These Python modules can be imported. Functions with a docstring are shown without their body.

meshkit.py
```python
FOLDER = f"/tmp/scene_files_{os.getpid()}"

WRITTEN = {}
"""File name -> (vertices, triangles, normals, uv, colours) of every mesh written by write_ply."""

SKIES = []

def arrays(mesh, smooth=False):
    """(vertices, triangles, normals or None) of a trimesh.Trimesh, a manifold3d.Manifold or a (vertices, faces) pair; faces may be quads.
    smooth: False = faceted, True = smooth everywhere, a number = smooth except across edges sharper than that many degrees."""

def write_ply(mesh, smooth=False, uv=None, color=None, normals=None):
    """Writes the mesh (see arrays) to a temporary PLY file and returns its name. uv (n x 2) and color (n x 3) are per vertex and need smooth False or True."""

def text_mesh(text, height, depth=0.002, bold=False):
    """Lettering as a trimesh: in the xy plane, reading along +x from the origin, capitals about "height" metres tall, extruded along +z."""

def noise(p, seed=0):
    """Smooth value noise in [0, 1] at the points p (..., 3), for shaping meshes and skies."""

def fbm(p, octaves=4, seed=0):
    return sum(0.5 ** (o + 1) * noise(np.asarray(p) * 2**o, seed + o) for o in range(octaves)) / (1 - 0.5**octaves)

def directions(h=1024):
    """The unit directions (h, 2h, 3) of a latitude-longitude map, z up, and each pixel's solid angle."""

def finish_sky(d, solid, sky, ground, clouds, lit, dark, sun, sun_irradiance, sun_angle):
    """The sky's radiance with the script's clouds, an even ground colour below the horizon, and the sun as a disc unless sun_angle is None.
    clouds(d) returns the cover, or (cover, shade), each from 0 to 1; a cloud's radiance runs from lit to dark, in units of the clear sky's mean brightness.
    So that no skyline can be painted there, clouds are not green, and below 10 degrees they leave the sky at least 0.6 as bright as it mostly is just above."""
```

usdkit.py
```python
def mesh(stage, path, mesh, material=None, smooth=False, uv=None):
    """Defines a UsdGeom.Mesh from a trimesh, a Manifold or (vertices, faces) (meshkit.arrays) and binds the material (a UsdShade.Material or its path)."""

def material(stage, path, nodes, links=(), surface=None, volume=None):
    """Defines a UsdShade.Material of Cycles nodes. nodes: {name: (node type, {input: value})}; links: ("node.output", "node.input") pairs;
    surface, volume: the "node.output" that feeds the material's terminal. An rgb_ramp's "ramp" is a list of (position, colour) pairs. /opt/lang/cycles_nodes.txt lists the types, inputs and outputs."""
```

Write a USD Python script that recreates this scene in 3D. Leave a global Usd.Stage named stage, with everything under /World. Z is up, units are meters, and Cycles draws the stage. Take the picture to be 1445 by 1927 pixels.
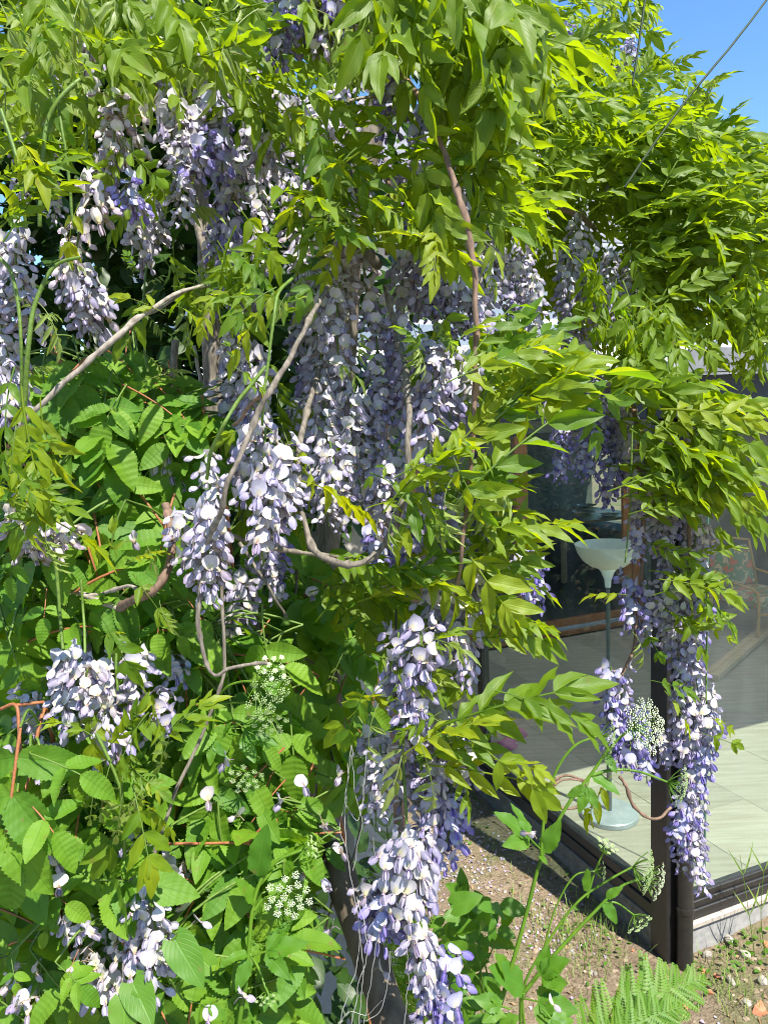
import math
import numpy as np
import trimesh
import usdkit
import meshkit
from pxr import Usd, UsdGeom, UsdLux, UsdShade, Sdf, Gf, Vt

stage = Usd.Stage.CreateInMemory()
UsdGeom.SetStageUpAxis(stage, UsdGeom.Tokens.z)
UsdGeom.SetStageMetersPerUnit(stage, 1.0)
UsdGeom.Xform.Define(stage, '/World')
rng = np.random.default_rng(7)

# ------------------------------------------------------------------ camera, sky, sun
EYE = np.array([0.0, 0.0, 2.7])
FPX, CX, CY = 1448.0, 722.5, 963.5                      # the photograph is 1445 x 1927
PITCH, ROLL = math.radians(7.18), math.radians(-2.5)
_f = np.array([0, math.cos(PITCH), -math.sin(PITCH)])
_r0 = np.array([1.0, 0, 0])
_u0 = np.cross(_r0, _f)
RIGHT = math.cos(ROLL) * _r0 + math.sin(ROLL) * _u0
UP = -math.sin(ROLL) * _r0 + math.cos(ROLL) * _u0
FWD = _f
cam = UsdGeom.Camera.Define(stage, '/World/camera')
cam.CreateHorizontalApertureAttr(36.0)
cam.CreateFocalLengthAttr(36.0 * FPX / 1445.0)
cam.CreateClippingRangeAttr(Gf.Vec2f(0.05, 500.0))
cam.CreateExposureAttr(1.3)
cam.AddTransformOp().Set(Gf.Matrix4d(*RIGHT, 0, *UP, 0, *(-FWD), 0, *EYE, 1))

SUN_EL = math.radians(58.0)
SUN_AZ = math.atan2(0.60, -0.80)                       # atan2(x, y) of the direction towards the sun
SUN = np.array([math.cos(SUN_EL) * math.sin(SUN_AZ), math.cos(SUN_EL) * math.cos(SUN_AZ), math.sin(SUN_EL)])
sky = usdkit.material(stage, '/World/Looks/sky', {
    's': ('sky_texture', dict(sky_type='single_scattering', sun_disc=False, sun_elevation=SUN_EL, sun_rotation=SUN_AZ, air_density=1.0, aerosol_density=0.1, ozone_density=3.0)),
    'h': ('hsv', dict(saturation=1.18)), 'b': ('background_shader', dict(strength=0.11))}, [('s.color', 'h.color'), ('h.color', 'b.color')], surface='b.background')
dome = UsdLux.DomeLight.Define(stage, '/World/sky')
UsdShade.MaterialBindingAPI.Apply(dome.GetPrim()).Bind(sky)
dome.GetPrim().SetCustomDataByKey('kind', 'structure')
sun = UsdLux.DistantLight.Define(stage, '/World/sun')
sun.CreateNormalizeAttr(True)
sun.CreateIntensityAttr(1.25)
sun.CreateAngleAttr(0.5)
sun.CreateColorAttr(Gf.Vec3f(1.0, 0.95, 0.87))
_x = np.cross([0, 0, 1.0], SUN); _x /= np.linalg.norm(_x)
_y = np.cross(SUN, _x)
sun.AddTransformOp().Set(Gf.Matrix4d(*_x, 0, *_y, 0, *SUN, 0, 0, 0, 20, 1))


# ------------------------------------------------------------------ helpers
def ray(px, py):
    return FWD + RIGHT * (px - CX) / FPX - UP * (py - CY) / FPX


def at(px, py, d):
    """The point d metres in front of the eye on the sight line of a place in the photograph."""
    return EYE + d * ray(px, py)


def at_z(px, py, z):
    d = ray(px, py)
    return EYE + d * (z - EYE[2]) / d[2]


def nrm(v):
    v = np.asarray(v, float)
    return v / (np.linalg.norm(v) + 1e-12)


taken = {}


def numbered(path):
    n = taken.get(path, -1) + 1
    taken[path] = n
    return path if n == 0 else f'{path}_{n:03d}'


def tag(prim, label=None, category=None, group=None, kind=None):
    p = prim.GetPrim() if hasattr(prim, 'GetPrim') else prim
    for k, v in (('label', label), ('category', category), ('group', group), ('kind', kind)):
        if v:
            p.SetCustomDataByKey(k, v)
    return prim


def bind(prim, mat):
    UsdShade.MaterialBindingAPI.Apply(prim.GetPrim()).Bind(UsdShade.Material.Get(stage, '/World/Looks/' + mat))


def normals_of(v, f):
    n = np.zeros_like(v)
    fc = np.cross(v[f[:, 1]] - v[f[:, 0]], v[f[:, 2]] - v[f[:, 0]])
    for k in range(3):
        np.add.at(n, f[:, k], fc)
    return n / np.maximum(np.linalg.norm(n, axis=1, keepdims=True), 1e-20)


def put(path, m, mat, smooth=True, kind=None, label=None):
    """One Mesh prim from (v, f[, uv[, colour]])."""
    v, f = np.asarray(m[0], float), np.asarray(m[1], int)
    if f.shape[1] == 4:
        f = np.vstack([f[:, [0, 1, 2]], f[:, [0, 2, 3]]])
    p = UsdGeom.Mesh.Define(stage, numbered(path))
    p.CreatePointsAttr(Vt.Vec3fArray.FromNumpy(v.astype(np.float32)))
    p.CreateFaceVertexCountsAttr(Vt.IntArray.FromNumpy(np.full(len(f), 3, np.int32)))
    p.CreateFaceVertexIndicesAttr(Vt.IntArray.FromNumpy(f.astype(np.int32).ravel()))
    p.CreateSubdivisionSchemeAttr('none')
    if smooth:
        p.CreateNormalsAttr(Vt.Vec3fArray.FromNumpy(normals_of(v, f).astype(np.float32)))
        p.SetNormalsInterpolation('vertex')
    api = UsdGeom.PrimvarsAPI(p)
    if len(m) > 2 and m[2] is not None:
        api.CreatePrimvar('st', Sdf.ValueTypeNames.TexCoord2fArray, 'vertex').Set(Vt.Vec2fArray.FromNumpy(np.asarray(m[2], np.float32)))
    if len(m) > 3 and m[3] is not None:
        api.CreatePrimvar('Cd', Sdf.ValueTypeNames.Color3fArray, 'vertex').Set(Vt.Vec3fArray.FromNumpy(np.asarray(m[3], np.float32)))
    bind(p, mat)
    tag(p, kind=kind, label=label)
    return p


def put_tm(path, m, mat, smooth=30, **k):
    p = usdkit.mesh(stage, numbered(path), m, '/World/Looks/' + mat, smooth=smooth)
    tag(p, **k)
    return p


def xform(path, mat4=None):
    p = UsdGeom.Xform.Define(stage, numbered(path))
    if mat4 is not None:
        p.AddTransformOp().Set(Gf.Matrix4d(*np.asarray(mat4, float).T.ravel()))
    return p


def thing(name, label, cat, loc=None, group=None, kind=None):
    m = None
    if loc is not None:
        m = np.eye(4); m[:3, 3] = loc
    return tag(xform('/World/' + name, m), label, cat, group, kind)


def P(x):
    return str(x.GetPath())


def copy_of(src, path, mat4, instance=True):
    p = stage.DefinePrim(numbered(path))
    p.GetReferences().AddInternalReference(Sdf.Path(src))
    x = UsdGeom.Xformable(p)
    x.ClearXformOpOrder()
    x.AddTransformOp().Set(Gf.Matrix4d(*np.asarray(mat4, float).T.ravel()))
    if instance:
        p.SetInstanceable(True)
    return p


def join(ms):
    vs, fs, us, cs, n = [], [], [], [], 0
    for m in ms:
        f = np.asarray(m[1])
        if f.shape[1] == 4:
            f = np.vstack([f[:, [0, 1, 2]], f[:, [0, 2, 3]]])
        vs.append(m[0]); fs.append(f + n); n += len(m[0])
        us.append(m[2] if len(m) > 2 and m[2] is not None else np.full((len(m[0]), 2), 0.5))
        cs.append(m[3] if len(m) > 3 and m[3] is not None else np.ones((len(m[0]), 3)))
    return np.vstack(vs), np.vstack(fs), np.vstack(us), np.vstack(cs)


def moved(m, mat4):
    mat4 = np.asarray(mat4)
    return (np.asarray(m[0]) @ mat4[:3, :3].T + mat4[:3, 3], *m[1:])


def frame(x, up, pos, s=1.0):
    X = nrm(x)
    Z = nrm(up - (up @ X) * X)
    Y = np.cross(Z, X)
    m = np.eye(4)
    m[:3, 0], m[:3, 1], m[:3, 2], m[:3, 3] = X * s, Y * s, Z * s, pos
    return m


def spline(pts, n=6):
    p = np.asarray(pts, float)
    if len(p) < 3:
        return np.array([p[0] + (p[-1] - p[0]) * t for t in np.linspace(0, 1, n + 1)])
    q = np.vstack([2 * p[0] - p[1], p, 2 * p[-1] - p[-2]])
    out = []
    for i in range(1, len(q) - 2):
        for t in np.linspace(0, 1, n, endpoint=False):
            a, b, c, d = q[i - 1:i + 3]
            out.append(0.5 * (2 * b + (c - a) * t + (2 * a - 5 * b + 4 * c - d) * t * t + (3 * b - a - 3 * c + d) * t ** 3))
    out.append(p[-1])
    return np.array(out)


def tube(pts, r, sides=6, rough=0.0, cap=True):
    """A tapering, slightly knobbly stem along a polyline."""
    p = np.asarray(pts, float)
    n = len(p)
    rr = np.interp(np.linspace(0, 1, n), np.linspace(0, 1, len(np.atleast_1d(r))), np.atleast_1d(r))
    t = np.gradient(p, axis=0)
    t /= np.linalg.norm(t, axis=1, keepdims=True) + 1e-12
    a = np.zeros_like(p)
    ref = np.array([0.13, 0.97, 0.2])
    for i in range(n):
        ref = ref - (ref @ t[i]) * t[i]
        if np.linalg.norm(ref) < 1e-6:
            ref = np.cross(t[i], [1, 0.3, 0.1])
        ref = nrm(ref)
        a[i] = ref
    b = np.cross(t, a)
    ang = np.arange(sides) * 2 * np.pi / sides
    rad = rr[:, None] * np.ones((1, sides))
    if rough:
        rad = rad * (1 + rough * (meshkit.noise(np.stack(list(np.meshgrid(np.arange(n) * 0.7, np.arange(sides) * 1.3, indexing='ij')) + [np.full((n, sides), p[0, 0] * 31)], -1)) - 0.5) * 2)
    v = p[:, None] + rad[..., None] * (np.cos(ang)[None, :, None] * a[:, None] + np.sin(ang)[None, :, None] * b[:, None])
    i, j = np.meshgrid(np.arange(n - 1), np.arange(sides), indexing='ij')
    q = np.stack([i * sides + j, i * sides + (j + 1) % sides, (i + 1) * sides + (j + 1) % sides, (i + 1) * sides + j], -1).reshape(-1, 4)
    v = v.reshape(-1, 3)
    f = np.vstack([q[:, [0, 1, 2]], q[:, [0, 2, 3]]])
    uv = np.stack(np.meshgrid(np.linspace(0, 1, n), np.linspace(0, 1, sides), indexing='ij'), -1).reshape(-1, 2)
    if cap:
        k = len(v)
        v = np.vstack([v, p[:1], p[-1:]])
        j = np.arange(sides)
        f = np.vstack([f, np.stack([np.full(sides, k), (j + 1) % sides, j], 1), np.stack([np.full(sides, k + 1), (n - 1) * sides + j, (n - 1) * sides + (j + 1) % sides], 1)])
        uv = np.vstack([uv, [[0, .5], [1, .5]]])
    return v, f, uv


def px_path(s, d=None):
    """'x y d, x y d, ...' in places of the photograph."""
    out = []
    for w in s.split(','):
        q = [float(z) for z in w.split()]
        out.append(at(q[0], q[1], q[2] if len(q) > 2 else d))
    return out


def grid_faces(nu, nv):
    i, j = np.meshgrid(np.arange(nu - 1), np.arange(nv - 1), indexing='ij')
    return np.stack([i * nv + j, (i + 1) * nv + j, (i + 1) * nv + j + 1, i * nv + j + 1], -1).reshape(-1, 4)


def box(x0, y0, z0, x1, y1, z1, bev=0.0):
    m = trimesh.creation.box([x1 - x0, y1 - y0, z1 - z0])
    if bev:
        c = np.array([x1 - x0, y1 - y0, z1 - z0]) / 2
        pts = []
        for sx in (-1, 1):
            for sy in (-1, 1):
                for sz in (-1, 1):
                    s = np.array([sx, sy, sz])
                    for k in range(3):
                        q = c - bev; q[k] = c[k]
                        pts.append(q * s)
        m = trimesh.Trimesh(np.array(pts)).convex_hull
    m.apply_translation([(x0 + x1) / 2, (y0 + y1) / 2, (z0 + z1) / 2])
    return m


# ------------------------------------------------------------------ materials
def mat(name, nodes, links, surface):
    return usdkit.material(stage, '/World/Looks/' + name, nodes, links, surface=surface)


def leaf_mat(name, ramp, trans, nveins, slope, bump=0.5, rough=0.42, tmix=0.42, vein=(1.25, 1.2, 1.2), spots=None):
    n = {'uv': ('uvmap', dict(attribute='st')), 'sp': ('separate_xyz', {}),
         'c': ('math', dict(math_type='subtract', value2=0.5)), 'a': ('math', dict(math_type='absolute')),
         'k1': ('math', dict(math_type='multiply', value2=slope)), 'k2': ('math', dict(math_type='subtract')),
         'k3': ('math', dict(math_type='multiply', value2=nveins * 2 * math.pi)), 'k4': ('math', dict(math_type='cosine')),
         'k5': ('map_range', dict(from_min=0.75, from_max=1.0, to_min=0.0, to_max=0.6, clamp=True)),
         'mid': ('map_range', dict(from_min=0.012, from_max=0.05, to_min=1.0, to_max=0.0, clamp=True)),
         'mx': ('math', dict(math_type='maximum')),
         'g': ('geometry', {}), 'o': ('object_info', {}),
         'r1': ('math', dict(math_type='multiply', value2=0.55)), 'r2': ('math', dict(math_type='multiply_add', value2=0.45)),
         'nz': ('noise_texture', dict(scale=55.0, detail=3.0)), 'r3': ('math', dict(math_type='multiply_add', value2=0.22)), 'r4': ('math', dict(math_type='subtract', value2=0.11)),
         'ramp': ('rgb_ramp', dict(ramp=ramp)),
         'tr': ('rgb_ramp', dict(ramp=trans)),
         'vm': ('mix_color', dict(blend_type='multiply', b=vein)), 'sn': ('noise_texture', dict(scale=75.0, detail=2.0)), 'sr': ('map_range', dict(from_min=0.68, from_max=0.74, to_min=0.0, to_max=0.55, clamp=True)), 'sm': ('mix_color', dict(b=(0.16, 0.11, 0.035))),
         'bh': ('math', dict(math_type='multiply', value2=-0.5)),
         'b': ('bump', dict(strength=bump, distance=0.0012)),
         'p': ('principled_bsdf', dict(roughness=rough, specular_ior_level=0.45)),
         't': ('translucent_bsdf', {}), 'm': ('mix_closure', dict(fac=tmix))}
    l = [('uv.UV', 'sp.vector'), ('sp.y', 'c.value1'), ('c.value', 'a.value1'), ('a.value', 'k1.value1'), ('sp.x', 'k2.value1'), ('k1.value', 'k2.value2'),
         ('k2.value', 'k3.value1'), ('k3.value', 'k4.value1'), ('k4.value', 'k5.value'), ('a.value', 'mid.value'), ('k5.result', 'mx.value1'), ('mid.result', 'mx.value2'),
         ('g.random_per_island', 'r1.value1'), ('o.random', 'r2.value1'), ('r1.value', 'r2.value3'), ('g.position', 'nz.vector'), ('nz.fac', 'r3.value1'), ('r2.value', 'r3.value3'), ('r3.value', 'r4.value1'),
         ('r4.value', 'ramp.fac'), ('r4.value', 'tr.fac'), ('ramp.color', 'vm.a'), ('mx.value', 'vm.fac'), ('g.position', 'sn.vector'), ('sn.fac', 'sr.value'), ('sr.result', 'sm.fac'), ('vm.result', 'sm.a'), ('sm.result', 'p.base_color'), ('tr.color', 't.color'),
         ('mx.value', 'bh.value1'), ('bh.value', 'b.height'), ('b.normal', 'p.normal'), ('p.BSDF', 'm.closure1'), ('t.BSDF', 'm.closure2')]
    return mat(name, n, l, 'm.closure')


leaf_mat('wisteria_leaf', [(0, (0.065, 0.145, 0.005)), (0.35, (0.155, 0.235, 0.006)), (0.7, (0.29, 0.315, 0.008)), (1, (0.31, 0.26, 0.018))],
         [(0, (0.22, 0.40, 0.004)), (0.45, (0.55, 0.59, 0.005)), (1, (0.80, 0.66, 0.008))], 9, 0.75, 0.5, 0.5, 0.5, vein=(1.35, 1.3, 1.6))
leaf_mat('young_leaf', [(0, (0.17, 0.25, 0.05)), (1, (0.30, 0.34, 0.12))], [(0, (0.32, 0.46, 0.05)), (1, (0.46, 0.50, 0.07))], 8, 0.7, 0.3, 0.36, 0.4)
leaf_mat('raspberry_leaf', [(0, (0.07, 0.18, 0.010)), (0.5, (0.155, 0.285, 0.012)), (1, (0.245, 0.345, 0.016))],
         [(0, (0.20, 0.44, 0.008)), (0.6, (0.37, 0.58, 0.010)), (1, (0.50, 0.62, 0.012))], 8, 0.95, 0.5, 0.62, 0.40, vein=(0.80, 0.86, 0.75))
leaf_mat('herb_leaf', [(0, (0.055, 0.155, 0.010)), (1, (0.13, 0.245, 0.014))], [(0, (0.18, 0.42, 0.008)), (1, (0.32, 0.54, 0.012))], 7, 1.0, 0.5, 0.5, 0.38, vein=(1.1, 1.15, 1.1))
leaf_mat('fern_leaf', [(0, (0.075, 0.18, 0.006)), (1, (0.15, 0.25, 0.01))], [(0, (0.25, 0.5, 0.006)), (1, (0.4, 0.6, 0.01))], 4, 0.5, 0.2, 0.5, 0.42)
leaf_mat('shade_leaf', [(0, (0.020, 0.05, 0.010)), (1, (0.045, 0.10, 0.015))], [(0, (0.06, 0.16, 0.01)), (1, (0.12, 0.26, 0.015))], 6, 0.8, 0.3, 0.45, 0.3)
mat('petal', {'a': ('attribute', dict(attribute='Cd')), 'o': ('object_info', {}), 'g': ('geometry', {}), 'n': ('noise_texture', dict(scale=260.0, detail=2.0)),
              'nm': ('map_range', dict(from_min=0.3, from_max=0.7, to_min=0.86, to_max=1.04)), 'h': ('hsv', dict(saturation=1.0, fac=1.0)),
              'b': ('bump', dict(strength=0.2, distance=0.0006)),
              'p': ('principled_bsdf', dict(roughness=0.55, specular_ior_level=0.3)), 't': ('translucent_bsdf', {}), 'm': ('mix_closure', dict(fac=0.30))},
    [('a.color', 'h.color'), ('g.position', 'n.vector'), ('n.fac', 'nm.value'), ('nm.result', 'h.value'), ('h.color', 'p.base_color'), ('h.color', 't.color'), ('n.fac', 'b.height'), ('b.normal', 'p.normal'), ('p.BSDF', 'm.closure1'), ('t.BSDF', 'm.closure2')], 'm.closure')


def noisy(name, c0, c1, scale=40, rough=0.7, bump=0.4, dist=0.002, detail=5, stretch=(1, 1, 1), spec=0.3, metallic=0.0, extra=None, space='object'):
    n = {'t': ('texture_coordinate', {}), 'mp': ('mapping', dict(scale=stretch)), 'n': ('noise_texture', dict(scale=scale, detail=detail, roughness=0.6)),
         'r': ('rgb_ramp', dict(ramp=[(0.3, c0), (0.7, c1)])), 'b': ('bump', dict(strength=bump, distance=dist)),
         'p': ('principled_bsdf', dict(roughness=rough, specular_ior_level=spec, metallic=metallic))}
    l = [('mp.vector', 'n.vector'), ('n.fac', 'r.fac'), ('r.color', 'p.base_color'), ('n.fac', 'b.height'), ('b.normal', 'p.normal')]
    if space == 'world':
        n['g'] = ('geometry', {}); l.append(('g.position', 'mp.vector'))
    else:
        l.append(('t.object', 'mp.vector'))
    return mat(name, n, l, 'p.BSDF')


noisy('bark_grey', (0.055, 0.047, 0.037), (0.22, 0.19, 0.15), 160, 0.85, 0.7, 0.0015, stretch=(1, 1, 0.25))
noisy('bark_brown', (0.085, 0.052, 0.035), (0.22, 0.145, 0.10), 140, 0.75, 0.5, 0.001, stretch=(1, 1, 0.3))
noisy('bark_pale', (0.13, 0.11, 0.085), (0.34, 0.30, 0.25), 130, 0.85, 0.6, 0.001, stretch=(1, 1, 0.3))
noisy('green_stem', (0.055, 0.11, 0.015), (0.13, 0.20, 0.035), 220, 0.5, 0.5, 0.0008)
noisy('dark_stem', (0.014, 0.028, 0.010), (0.035, 0.055, 0.02), 120, 0.5, 0.3, 0.0008)
noisy('red_stem', (0.20, 0.06, 0.025), (0.30, 0.13, 0.05), 90, 0.5, 0.2, 0.0005)
noisy('herb_stem', (0.05, 0.125, 0.008), (0.10, 0.19, 0.015), 60, 0.4, 0.3, 0.0006, stretch=(1, 1, 0.1))
noisy('white_floret', (0.33, 0.40, 0.22), (0.52, 0.56, 0.40), 90, 0.7, 0.1, 0.0005)
noisy('green_floret', (0.20, 0.32, 0.09), (0.42, 0.50, 0.25), 90, 0.7, 0.1, 0.0005)
noisy('old_timber', (0.035, 0.028, 0.02), (0.15, 0.12, 0.085), 28, 0.9, 0.9, 0.004, stretch=(1, 1, 0.12))
noisy('netting_wire', (0.22, 0.215, 0.20), (0.44, 0.43, 0.41), 60, 0.5, 0.1, 0.0004)
noisy('anthracite', (0.012, 0.012, 0.0115), (0.024, 0.023, 0.022), 30, 0.42, 0.06, 0.0006, spec=0.5, space='world')
noisy('dark_fascia', (0.018, 0.022, 0.032), (0.03, 0.035, 0.048), 20, 0.45, 0.05, 0.0006, space='world')
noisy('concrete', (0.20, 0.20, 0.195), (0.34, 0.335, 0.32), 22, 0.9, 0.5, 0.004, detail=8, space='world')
noisy('shaded_concrete', (0.085, 0.092, 0.08), (0.17, 0.175, 0.155), 22, 0.9, 0.5, 0.004, detail=8, space='world')  # darker copy of concrete: shade of the unlit left face painted in
noisy('sill_stone', (0.30, 0.27, 0.23), (0.42, 0.38, 0.33), 40, 0.85, 0.3, 0.002, space='world')
noisy('gutter_metal', (0.20, 0.21, 0.23), (0.28, 0.29, 0.31), 12, 0.4, 0.05, 0.001, space='world')
noisy('white_render', (0.70, 0.70, 0.68), (0.80, 0.80, 0.78), 18, 0.9, 0.2, 0.002, space='world')
noisy('roof_slate', (0.10, 0.10, 0.11), (0.20, 0.20, 0.22), 9, 0.7, 0.3, 0.003, space='world')
noisy('varnished_wood', (0.19, 0.062, 0.018), (0.32, 0.12, 0.04), 22, 0.35, 0.15, 0.001, stretch=(3, 3, 0.25), space='world')
noisy('table_wood', (0.45, 0.33, 0.19), (0.58, 0.44, 0.27), 14, 0.35, 0.1, 0.001, stretch=(0.2, 2, 2), space='world')
noisy('beam_wood', (0.40, 0.28, 0.16), (0.55, 0.42, 0.26), 18, 0.7, 0.2, 0.002, stretch=(0.3, 2, 2), space='world')
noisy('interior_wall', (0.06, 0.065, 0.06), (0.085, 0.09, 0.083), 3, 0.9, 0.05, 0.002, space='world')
noisy('ceramic', (0.72, 0.72, 0.72), (0.80, 0.80, 0.80), 6, 0.25, 0.0, 0.001)
noisy('lamp_grey', (0.09, 0.105, 0.105), (0.13, 0.145, 0.145), 12, 0.38, 0.03, 0.0006, metallic=0.3)
noisy('lamp_base', (0.24, 0.26, 0.28), (0.34, 0.36, 0.38), 14, 0.4, 0.05, 0.0006, metallic=0.2)
noisy('pink_foam', (0.42, 0.10, 0.20), (0.52, 0.15, 0.27), 60, 0.6, 0.1, 0.0006)
noisy('bamboo', (0.34, 0.18, 0.05), (0.46, 0.27, 0.09), 25, 0.4, 0.2, 0.001)
noisy('stone', (0.16, 0.145, 0.12), (0.36, 0.33, 0.28), 24, 0.9, 0.5, 0.003)
noisy('brick_rubble', (0.36, 0.12, 0.06), (0.50, 0.20, 0.11), 50, 0.9, 0.5, 0.002)
noisy('grass_blade', (0.10, 0.19, 0.03), (0.22, 0.30, 0.07), 12, 0.5, 0.0, 0.001, space='world')
noisy('white_plastic', (0.70, 0.70, 0.66), (0.76, 0.76, 0.72), 8, 0.35, 0.0, 0.001)
mat('bowl_plastic', {'p': ('principled_bsdf', dict(base_color=(0.78, 0.77, 0.70), roughness=0.3)), 't': ('translucent_bsdf', dict(color=(0.75, 0.73, 0.62))), 'm': ('mix_closure', dict(fac=0.35))},
    [('p.BSDF', 'm.closure1'), ('t.BSDF', 'm.closure2')], 'm.closure')
mat('pane_glass', {'f': ('layer_weight', dict(blend=0.5)), 'w': ('math', dict(math_type='power', value2=5.0)), 'k': ('math', dict(math_type='multiply_add', value2=0.5, value3=0.03)), 't': ('transparent_bsdf', dict(color=(0.90, 0.96, 0.925))), 'g': ('glossy_bsdf', dict(color=(1, 1, 1), roughness=0.0)), 'm': ('mix_closure', {}),
    'gp': ('geometry', {}), 'mp': ('mapping', dict(scale=(1.5, 1.5, 0.35))), 'dn': ('noise_texture', dict(scale=2.2, detail=6, roughness=0.65)), 'dr': ('map_range', dict(from_min=0.35, from_max=0.8, to_min=0.004, to_max=0.035, clamp=True)), 'd': ('diffuse_bsdf', dict(color=(0.62, 0.62, 0.58))), 'm2': ('mix_closure', {})},
    [('f.facing', 'w.value1'), ('w.value', 'k.value1'), ('k.value', 'm.fac'), ('t.BSDF', 'm.closure1'), ('g.BSDF', 'm.closure2'), ('gp.position', 'mp.vector'), ('mp.vector', 'dn.vector'), ('dn.fac', 'dr.value'), ('dr.result', 'm2.fac'), ('m.closure', 'm2.closure1'), ('d.BSDF', 'm2.closure2')], 'm2.closure')
mat('fill_light_roof', {'p': ('principled_bsdf', dict(base_color=(0.7, 0.71, 0.72), roughness=0.4)), 't': ('translucent_bsdf', dict(color=(0.72, 0.74, 0.75))), 'm': ('mix_closure', dict(fac=0.65))}, [('p.BSDF', 'm.closure1'), ('t.BSDF', 'm.closure2')], 'm.closure')  # roof made translucent to add fill light on the sunroom floor
mat('glass_edge', {'p': ('principled_bsdf', dict(base_color=(0.05, 0.16, 0.12), roughness=0.15))}, [], 'p.BSDF')
mat('floor_plank', {'g': ('geometry', {}), 'mp': ('mapping', dict(rotation=(0, 0, -math.radians(22)), scale=(2.2, 26, 1))), 'n': ('noise_texture', dict(scale=1.0, detail=6, roughness=0.6)), 'o': ('object_info', {}),
                    'r': ('rgb_ramp', dict(ramp=[(0.25, (0.24, 0.195, 0.145)), (0.55, (0.325, 0.285, 0.228)), (0.8, (0.40, 0.36, 0.30))])),
                    'om': ('map_range', dict(to_min=0.88, to_max=1.1)), 'h': ('hsv', {}),
                    'b': ('bump', dict(strength=0.15, distance=0.0012)), 'p': ('principled_bsdf', dict(roughness=0.42))},
    [('g.position', 'mp.vector'), ('mp.vector', 'n.vector'), ('n.fac', 'r.fac'), ('o.random', 'om.value'), ('om.result', 'h.value'), ('r.color', 'h.color'), ('h.color', 'p.base_color'), ('n.fac', 'b.height'), ('b.normal', 'p.normal')], 'p.BSDF')
mat('floral_cloth', {'t': ('geometry', {}), 'n': ('noise_texture', dict(scale=9.0, detail=2, distortion=0.8)), 'v': ('voronoi_texture', dict(scale=11.0)), 'a': ('rgb_ramp', dict(interpolate=False, ramp=[(0, (0.42, 0.10, 0.05)), (0.42, (0.10, 0.17, 0.09)), (0.55, (0.45, 0.30, 0.18)), (0.66, (0.13, 0.20, 0.12))])), 'p': ('principled_bsdf', dict(roughness=0.9))},
    [('t.position', 'n.vector'), ('n.fac', 'a.fac'), ('a.color', 'p.base_color')], 'p.BSDF')
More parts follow.
